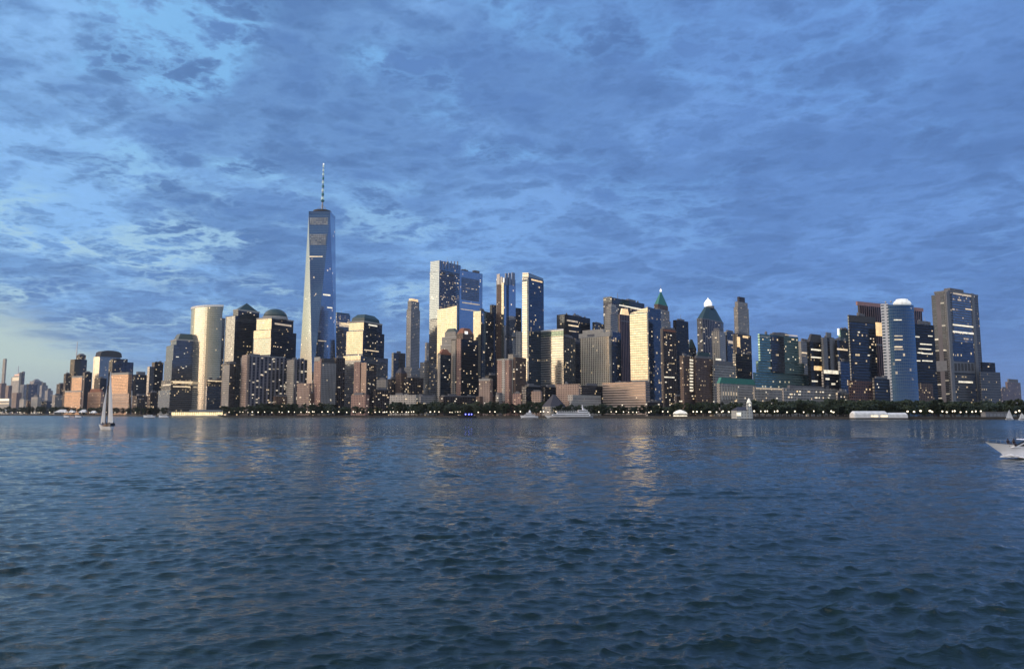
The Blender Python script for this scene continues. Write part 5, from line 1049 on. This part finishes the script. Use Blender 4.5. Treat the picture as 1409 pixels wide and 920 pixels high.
def hull_data(L, B, H, draft=.5, rake=.12, sheer=.35, ns=14, tr=.8, flare=.8, keelrise=0.0):
    """bow at +x end"""
    V_, F_ = [], []; prof = 6
    for i_ in range(ns + 1):
        t = i_ / ns; x = -L / 2 + L * t; wv = (1 - max(0, (t - .45) / .55) ** 2.0) * (tr + (1 - tr) * min(1, t / .4)); top = H * (1 + sheer * max(0, t - .4) ** 1.5 / .465)
        for s in range(-prof, prof + 1):
            q = abs(s) / prof; sg = -1 if s < 0 else 1; y = sg * B / 2 * wv * (q ** .55 if q else 0); zk = -draft + (H * keelrise) * max(0, t - .8) / .2
            z = zk + (top - zk) * q ** 1.6
            xo = rake * L * max(0, t - .75) / .25 * (z + draft) / (top + draft)
            V_.append((x * (1 - rake * .5) + xo, y * (.86 + .14 * q if q else 1), z))
    m_ = 2 * prof + 1
    for i_ in range(ns):
        for s in range(m_ - 1): a_ = i_ * m_ + s; F_.append((a_, a_ + 1, a_ + m_ + 1, a_ + m_))
    F_.append(tuple(range(m_ - 1, -1, -1)))
    D_ = [[(V_[i_ * m_][0], V_[i_ * m_][1], V_[i_ * m_][2] - .05) for i_ in range(ns + 1)], [(V_[i_ * m_ + m_ - 1][0], V_[i_ * m_ + m_ - 1][1], V_[i_ * m_ + m_ - 1][2] - .05) for i_ in range(ns + 1)]]
    dv = D_[0] + D_[1]; df = [(i_, i_ + 1, ns + 2 + i_, ns + 1 + i_) for i_ in range(ns)]
    return V_, F_, dv, df

# --- schooner
org = (*at(146.5, 591, 312)[:2], 0.0); yw = R(180 - 35); S = 312 / F
sch = empty('sailboat', org, 'big white-hulled sailboat with two tall pale sails on the open water at left', 'sailboat')
hv, hf, dv, df = hull_data(10.4, 3.0, 1.45, .5, .22, .6, tr=.45)
mesh_obj('hull', xf(hv, org, yw), hf, M['hull'], sch, smooth=True); mesh_obj('deck', xf(dv, org, yw), df, M['wood'], sch)
tv_ = [(x, y * 1.015, z) for x, y, z in hv]; 
for nm, (x0, x1, y_, z0, z1), mt in (('cabin', (-2.4, 1.0, 1.8, 1.6, 2.4), 'wood'), ('cockpit_cover', (-4.9, -2.8, 2.0, 1.6, 2.7), 'hulld')):
    v, f = box_data(((x0 + x1) / 2, 0, (z0 + z1) / 2), (x1 - x0, y_, z1 - z0)); mesh_obj(nm, xf(v, org, yw), f, M[mt], sch)
HM = (591 - 505) * S
for nm_, mx_, hm_ in (('main_mast', -.7, HM), ('fore_mast', 1.3, HM * .70)):
    v, f = tube_data((mx_, 0, .5), (mx_, 0, hm_), .16, .09, 8); mesh_obj(nm_, xf(v, org, yw), f, M['wood'], sch)
for x0, x1 in ((-.7, -5.4), (4.9, 1.6)):
    v, f = tube_data((x0, 0, 2.6), (x1, 0, 2.8), .11, .08, 6); mesh_obj('boom', xf(v, org, yw), f, M['wood'], sch)
def sail(p0, p1, p2, bulge, parent, org, yaw, name, n=8, mat='sail'):
    """p0 tack, p1 head, p2 clew; thin solid cloth with belly"""
    P0, P1, P2 = Vector(p0), Vector(p1), Vector(p2); V_, F_ = [], []
    for side in (0, .03):
        for i_ in range(n + 1):
            a_ = i_ / n
            for j_ in range(n + 1):
                b_ = j_ / n; q = P0.lerp(P1, a_); r_ = P2.lerp(P1, a_); s = q.lerp(r_, b_); roach = math.sin(math.pi * a_) * .05 * (P2 - P0).length
                s = s + (P2 - P0).normalized() * roach * b_ * 2.2; s.y += bulge * math.sin(math.pi * b_ * .9) * math.sin(math.pi * (a_ * .8 + .15)) + side; V_.append(tuple(s))
    m_ = (n + 1) ** 2
    for i_ in range(n):
        for j_ in range(n): a_ = i_ * (n + 1) + j_; q = (a_, a_ + 1, a_ + n + 2, a_ + n + 1); F_.append(q); F_.append(tuple(m_ + k for k in reversed(q)))
    return mesh_obj(name, xf(V_, org, yaw), F_, M[mat], parent, smooth=True)
sail((-.8, 0, 2.9), (-.9, 0, HM - 2.0), (-5.3, 0, 3.0), .9, sch, org, yw, 'main_sail')
sail((1.9, 0, 2.9), (1.35, 0, HM * .66), (4.9, 0, 2.6), .5, sch, org, yw, 'fore_sail')
for (a3, b3) in (((5.6, 0, 2.2), (1.3, 0, HM * .69)), ((-4.9, 0, 1.8), (-.7, 0, HM)), ((1.3, 0, HM * .69), (-.7, 0, HM * .95)), ((-.9, 1.4, 1.7), (-.7, 0, HM * .8)), ((-.9, -1.4, 1.7), (-.7, 0, HM * .8))):
    v, f = tube_data(a3, b3, .03, .03, 4); mesh_obj('stay', xf(v, org, yw), f, M['steel'], sch)

# --- people on boats: one skinned figure each
def person(org, label, cat='person', h=1.75, shirt=(0.02, 0.02, 0.03), group=None, sit=False):
    k = h / 1.78
    P = [(0, 0, .95), (0, 0, 1.18), (0, 0, 1.40), (0, -.01, 1.53), (0, -.02, 1.66), (0, -.01, 1.75)]; rad = [.15, .135, .165, .06, .10, .06]
    E = [(0, 1), (1, 2), (2, 3), (3, 4), (4, 5)]
    for s in (-1, 1):
        legs = [(s * .10, 0, .90), (s * .12, -.42, .88), (s * .12, -.46, .46), (s * .12, -.60, .42)] if sit else [(s * .10, 0, .88), (s * .12, .01 * s, .48), (s * .13, .02 * s, .07), (s * .14, -.13, .04)]
        prev = 0
        for q, r in zip(legs, (.10, .075, .05, .04)): P.append(q); rad.append(r); E.append((prev, len(P) - 1)); prev = len(P) - 1
        prev = 2
        for q, r in zip([(s * .19, 0, 1.40), (s * .25, -.02, 1.14), (s * .20, -.22, 1.02), (s * .17, -.30, 1.02)], (.07, .05, .04, .035)): P.append(q); rad.append(r); E.append((prev, len(P) - 1)); prev = len(P) - 1
    z0 = .42 if sit else 0
    me_ = bpy.data.meshes.new('person'); me_.from_pydata([(x * k, y * k, (z - z0) * k) for x, y, z in P], E, []); me_.materials.append(plain('dark_clothes', shirt, .8))
    o = bpy.data.objects.new('person', me_); COL.objects.link(o); o.location = org
    sm_ = o.modifiers.new('skin', 'SKIN'); sm_.use_smooth_shade = True
    for v_, r in zip(me_.skin_vertices[0].data, rad): v_.radius = (r * k, r * k * .85)
    me_.skin_vertices[0].data[0].use_root = True
    o.modifiers.new('smooth', 'SUBSURF').levels = 1; o.modifiers['smooth'].render_levels = 1
    return tag(o, label, cat, group)
for k, (xx, yy) in enumerate(((-3.6, .9), (-4.4, -.6), (-1.9, 1.1), (2.4, .5))):
    q = xf([(xx, yy, 1.62)], org, yw)[0]; person(q, 'dark-clothed person on the deck of the big white-hulled sailboat', group='people aboard the big sailboat', sit=False)

# --- motor yacht running left at the right edge, only its bow in view
org = (*at(1381, 631, 116)[:2], 0.0); YL = 15.0; org = (org[0] + YL / 2 + .3, org[1], 0.0); yw = R(180 + 3)
ya = empty('motor_yacht', org, 'white motor yacht cutting in from the right edge with foam at its bow', 'motor yacht')
hv, hf, dv, df = hull_data(YL, 4.4, 1.45, .6, .30, .75, 18, tr=.92, keelrise=.85)
mesh_obj('hull', xf(hv, org, yw), hf, M['hull'], ya, smooth=True); mesh_obj('deck', xf([(x, y, z) for x, y, z in dv], org, yw), df, M['hull'], ya)
# rubbing strake and side windows on the camera side
def hull_strip(t0, t1, zf, w_, mat, nm, side=1, n=16, proud=.03):
    V_, F_ = [], []; prof = 6; m_ = 13; ns = 18
    for i_ in range(n + 1):
        t = (t0 + (t1 - t0) * i_ / n) * ns; a_ = min(ns - 1, int(t)); fr = t - a_
        s_ = 12 if side > 0 else 0; u_ = 11 if side > 0 else 1
        T0 = Vector(hv[a_ * m_ + s_]).lerp(Vector(hv[(a_ + 1) * m_ + s_]), fr); U0 = Vector(hv[a_ * m_ + u_]).lerp(Vector(hv[(a_ + 1) * m_ + u_]), fr)
        A_ = T0.lerp(U0, zf); B_ = T0.lerp(U0, zf + w_); 
        for q in (A_, B_): V_.append((q.x, q.y + side * proud, q.z)); V_.append((q.x, q.y - side * .1, q.z))
    for i_ in range(n):
        a_ = i_ * 4
        for (p_, q_) in ((0, 2), (2, 3), (3, 1), (1, 0)): F_.append((a_ + p_, a_ + q_, a_ + 4 + q_, a_ + 4 + p_))
    mesh_obj(nm, xf(V_, org, yw), F_, M[mat], ya)
hull_strip(.02, .985, .0, .10, 'steel', 'rub_rail'); hull_strip(.30, .72, .42, .30, 'glassd', 'hull_window')
v, f = [], []
org2 = (org[0] + 3.9 * math.cos(yw), org[1] + 3.9 * math.sin(yw), 0.0)
cab = [(3.4, 1.0, 1.75), (-5.5, 1.75, 1.5), (-5.5, 1.75, 3.0), (.8, 1.35, 3.0)]
V_ = [(x, y, z) for x, y, z in cab] + [(x, -y, z) for x, y, z in cab]; F_ = [(0, 1, 2, 3), (7, 6, 5, 4), (0, 3, 7, 4), (3, 2, 6, 7), (2, 1, 5, 6), (1, 0, 4, 5)]
mesh_obj('cabin', xf(V_, org2, yw), F_, M['hull'], ya)
V_ = [(2.95, 1.06, 1.98), (1.25, 1.30, 2.80), (1.25, -1.30, 2.80), (2.95, -1.06, 1.98)]; V_ = [(x + .06, y, z + .1) for x, y, z in V_] + [(x - .05, y, z - .05) for x, y, z in V_]
mesh_obj('windscreen', xf(V_, org2, yw), [(0, 1, 2, 3), (7, 6, 5, 4), (0, 4, 5, 1), (1, 5, 6, 2), (2, 6, 7, 3), (3, 7, 4, 0)], M['glassd'], ya)
for s in (1, -1):
    V_ = [(2.3, s * 1.22, 1.98), (-4.9, s * 1.80, 1.98), (-4.9, s * 1.80, 2.62), (.9, s * 1.42, 2.62)]; V_ += [(x, y - s * .25, z) for x, y, z in V_]
    mesh_obj('side_window', xf(V_, org2, yw), [(0, 1, 2, 3), (7, 6, 5, 4), (0, 4, 5, 1), (1, 5, 6, 2), (2, 6, 7, 3), (3, 7, 4, 0)], M['glassd'], ya)
v, f = box_data((-3.0, 0, 3.55), (3.2, 2.6, .8)); mesh_obj('flybridge', xf(v, org2, yw), f, M['hull'], ya)
v, f = tube_data((-3.4, 0, 3.9), (-3.9, 0, 6.0), .09, .05, 6); mesh_obj('radar_mast', xf(v, org2, yw), f, M['hull'], ya)
pv_ = [(6.9 - .45 * k, (1.0 if k else 0) * 0) for k in range(1)]
rail = []
def deck_edge(t, side=1):
    t *= 18; a_ = min(17, int(t)); return Vector(hv[a_ * 13 + (12 if side > 0 else 0)]).lerp(Vector(hv[(a_ + 1) * 13 + (12 if side > 0 else 0)]), t - a_)
for side in (1, -1):
    prev = None
    for k in range(9):
        q = deck_edge(.56 + .053 * k, side); top = q + Vector((0, -side * .08, .55)); rail.append(tube_data(tuple(q), tuple(top), .018, .018, 5))
        if prev is not None: rail.append(tube_data(tuple(prev), tuple(top), .022, .022, 5))
        prev = top
v, f = join(*rail); mesh_obj('bow_rail', xf(v, org, yw), f, M['steel'], ya)
v, f = lathe_data((0, 0, 0), [(.16, 0), (.2, .12), (.05, .25)], 8); mesh_obj('anchor_winch', xf([(x + 9.0, y, z + 2.05) for x, y, z in v], org, yw), f, M['steel'], ya)
for k, (xx, yy) in enumerate(((2.95, .75), (3.5, .25))):
    q = xf([(xx, yy, 1.93)], org2, yw)[0]; person(q, 'dark-clothed person seated on the foredeck of the motor yacht', group='people aboard the motor yacht', shirt=(.03, .015, .015), sit=True, h=1.6)
# foam: a low ragged sheet of broken water along the hull
fr_ = random.Random(3); V_, F_ = [], []
for k in range(1500):
    t = fr_.random() ** 1.2; x = 8.2 - t * 14; sd_ = 1.0 if fr_.random() < .8 else -1.0
    off = (.45 + 3.0 * min(1, t * 2.2)) ; y = sd_ * (fr_.uniform(.15, 1.0) * off + .9 * min(1, t * 3)); z = fr_.uniform(-.03, .10) + .38 * math.exp(-((t - .06) / .07) ** 2) * fr_.random() + .18
    r_ = fr_.uniform(.06, .30); o_ = len(V_); n_ = 6
    for a_ in range(n_): V_.append((x + r_ * 1.5 * math.cos(a_ * 1.047) * fr_.uniform(.7, 1.2), y + r_ * math.sin(a_ * 1.047), z))
    V_.append((x, y, z + r_ * .5)); 
    for a_ in range(n_): F_.append((o_ + a_, o_ + (a_ + 1) % n_, o_ + n_))
fo = mesh_obj('bow_foam', xf(V_, org, yw), F_, M['foam']); tag(fo, 'white foam thrown up along the bow of the motor yacht', 'foam', kind='stuff')

# --- ferries by the shore
def ferry(p0, p1, ywl, ytop, label, decks, bow=-1, mastx=None, name='ferry'):
    Y = CAMH * F / (ywl - 568.0); Y = min(Y, 1060); a_, b_ = at(p0, ywl, Y), at(p1, ywl, Y); L_ = b_[0] - a_[0]; o_ = ((a_[0] + b_[0]) / 2, Y, 0.0); e = empty(name, o_, label, 'ferry'); yw_ = R(180) if bow < 0 else 0
    hv_, hf_, dv_, df_ = hull_data(L_, L_ * .2, 3.0, .8, .08, .3, tr=.9); mesh_obj('hull', xf(hv_, o_, yw_), hf_, M['hull'], e, smooth=True); mesh_obj('deck', xf(dv_, o_, yw_), df_, M['hull'], e)
    v, f = box_data((0, 0, .25), (L_ * .9, L_ * .19, .7)); mesh_obj('dark_waterline', xf(v, o_, yw_), f, M['hulld'], e)
    for (x0, x1, z0, z1) in decks:
        v, f = box_data((L_ * (x0 + x1) / 2, 0, (z0 + z1) / 2), (L_ * (x1 - x0), L_ * .16, z1 - z0)); mesh_obj('cabin', xf(v, o_, yw_), f, M['hull'], e)
        v, f = box_data((L_ * (x0 + x1) / 2, 0, z0 + (z1 - z0) * .55), (L_ * (x1 - x0) * .94, L_ * .163, (z1 - z0) * .34)); mesh_obj('window_row', xf(v, o_, yw_), f, M['glassd'], e)
    return e, L_, o_, yw_
e, L_, o_, yw_ = ferry(717, 741, 575, 565, 'small white ferry with one raised wheelhouse near the shore', [(-.3, .3, 2.8, 5.2), (-.1, .2, 5.2, 7.6)]); v, f = lathe_data((0, 0, 7.6), [(1.6, 0), (1.6, 1.2), (.3, 3.6)], 8); mesh_obj('mast', xf(v, o_, yw_), f, M['hull'], e)
e, L_, o_, yw_ = ferry(753, 817, 575, 555, 'long white two-deck ferry with a tall mast near its stern', [(-.42, .40, 2.8, 5.6), (-.40, .30, 5.6, 8.2), (-.36, -.16, 8.2, 11.2)])
v, f = join(tube_data((-L_ * .27, 0, 11), (-L_ * .25, 0, 18.5), .9, .3, 8), tube_data((-L_ * .33, 0, 11), (-L_ * .25, 0, 15), .25, .2, 5), box_data((-L_ * .25, 0, 15.5), (3.4, .3, .4))); mesh_obj('mast', xf(v, o_, yw_), f, M['hull'], e)
for k in range(9):
    v, f = tube_data((L_ * (-.12 + .05 * k), 0, 8.1), (L_ * (-.12 + .05 * k), 0, 10.2), .12, .12, 5); v2, f2 = box_data((L_ * (-.095 + .05 * k), 0, 10.2), (L_ * .05, .15, .15)); v, f = join((v, f), (v2, f2)); mesh_obj('deck_rail', xf(v, o_, yw_), f, M['hull'], e)
e, L_, o_, yw_ = ferry(630, 656, 574.2, 566, 'dark patrol boat with blue lights moored before the brick towers', [(-.3, .2, 2.0, 4.6)], name='patrol_boat'); e['category'] = 'patrol boat'
for ch in e.children:
    if ch.name.startswith(('hull', 'cabin', 'deck')): ch.data.materials[0] = M['hulld']
for k, xx in enumerate((-.22, -.08, .1)): v, f = lathe_data((L_ * xx, -2, 4.6), [(.7, 0), (.7, 1.1), (.1, 1.6)], 8); mesh_obj('blue_light', xf(v, o_, yw_), f, M['blue'], e)
e, L_, o_, yw_ = ferry(198, 214, 572.2, 566, 'small white launch moored left of the lit ferry hall', [(-.2, .2, 2.4, 4.4)], name='launch'); e['category'] = 'launch'
e, L_, o_, yw_ = ferry(219, 232, 572.4, 567, 'smaller white launch right beside the lit ferry hall', [(-.25, .1, 2.2, 3.8)], name='launch'); e['category'] = 'launch'
# small sailboats at the right
def small_sail(px, ywl, ytop, wpx, label, lean=.1, flip=1):
    Y = CAMH * F / (ywl - 568.0); c = at(px, ywl, Y); s = mpp(Y); H_ = (ywl - ytop) * s; L_ = wpx * s; o_ = (c[0], Y, 0.0); e = empty('sailboat', o_, label, 'sailboat'); yw_ = 0 if flip > 0 else R(180)
    hv_, hf_, dv_, df_ = hull_data(L_, L_ * .28, .9, .3, .1, .3, 10); mesh_obj('hull', xf(hv_, o_, yw_), hf_, M['hull'], e, smooth=True); mesh_obj('deck', xf(dv_, o_, yw_), df_, M['hull'], e)
    v, f = tube_data((L_ * .08, 0, .3), (L_ * .08, 0, H_), .12, .08, 6); mesh_obj('mast', xf(v, o_, yw_), f, M['steel'], e)
    sail((L_ * .06, 0, 1.6), (L_ * .07, 0, H_ - .5), (-L_ * .42, 0, 1.7), .3, e, o_, yw_, 'main_sail'); sail((L_ * .46, 0, 1.2), (L_ * .12, 0, H_ * .85), (L_ * .12, 0, 1.5), .3, e, o_, yw_, 'fore_sail')
small_sail(1389, 577, 562.5, 11, 'tiny sailboat with a full white triangle of sail before the grey shed', flip=1)
small_sail(1407, 577.6, 567, 11, 'tiny low white sailboat touching the right edge', flip=-1)
# small boats moored along the left
for px_, lb in ((92, 'little white boat under the three shore tents'), (108, 'little white boat moored just right of the pink tent')):
    e, L_, o_, yw_ = ferry(px_ - 4, px_ + 4, 571.8, 568, lb, [(-.2, .15, 2.0, 3.2)], name='launch'); e['category'] = 'launch'
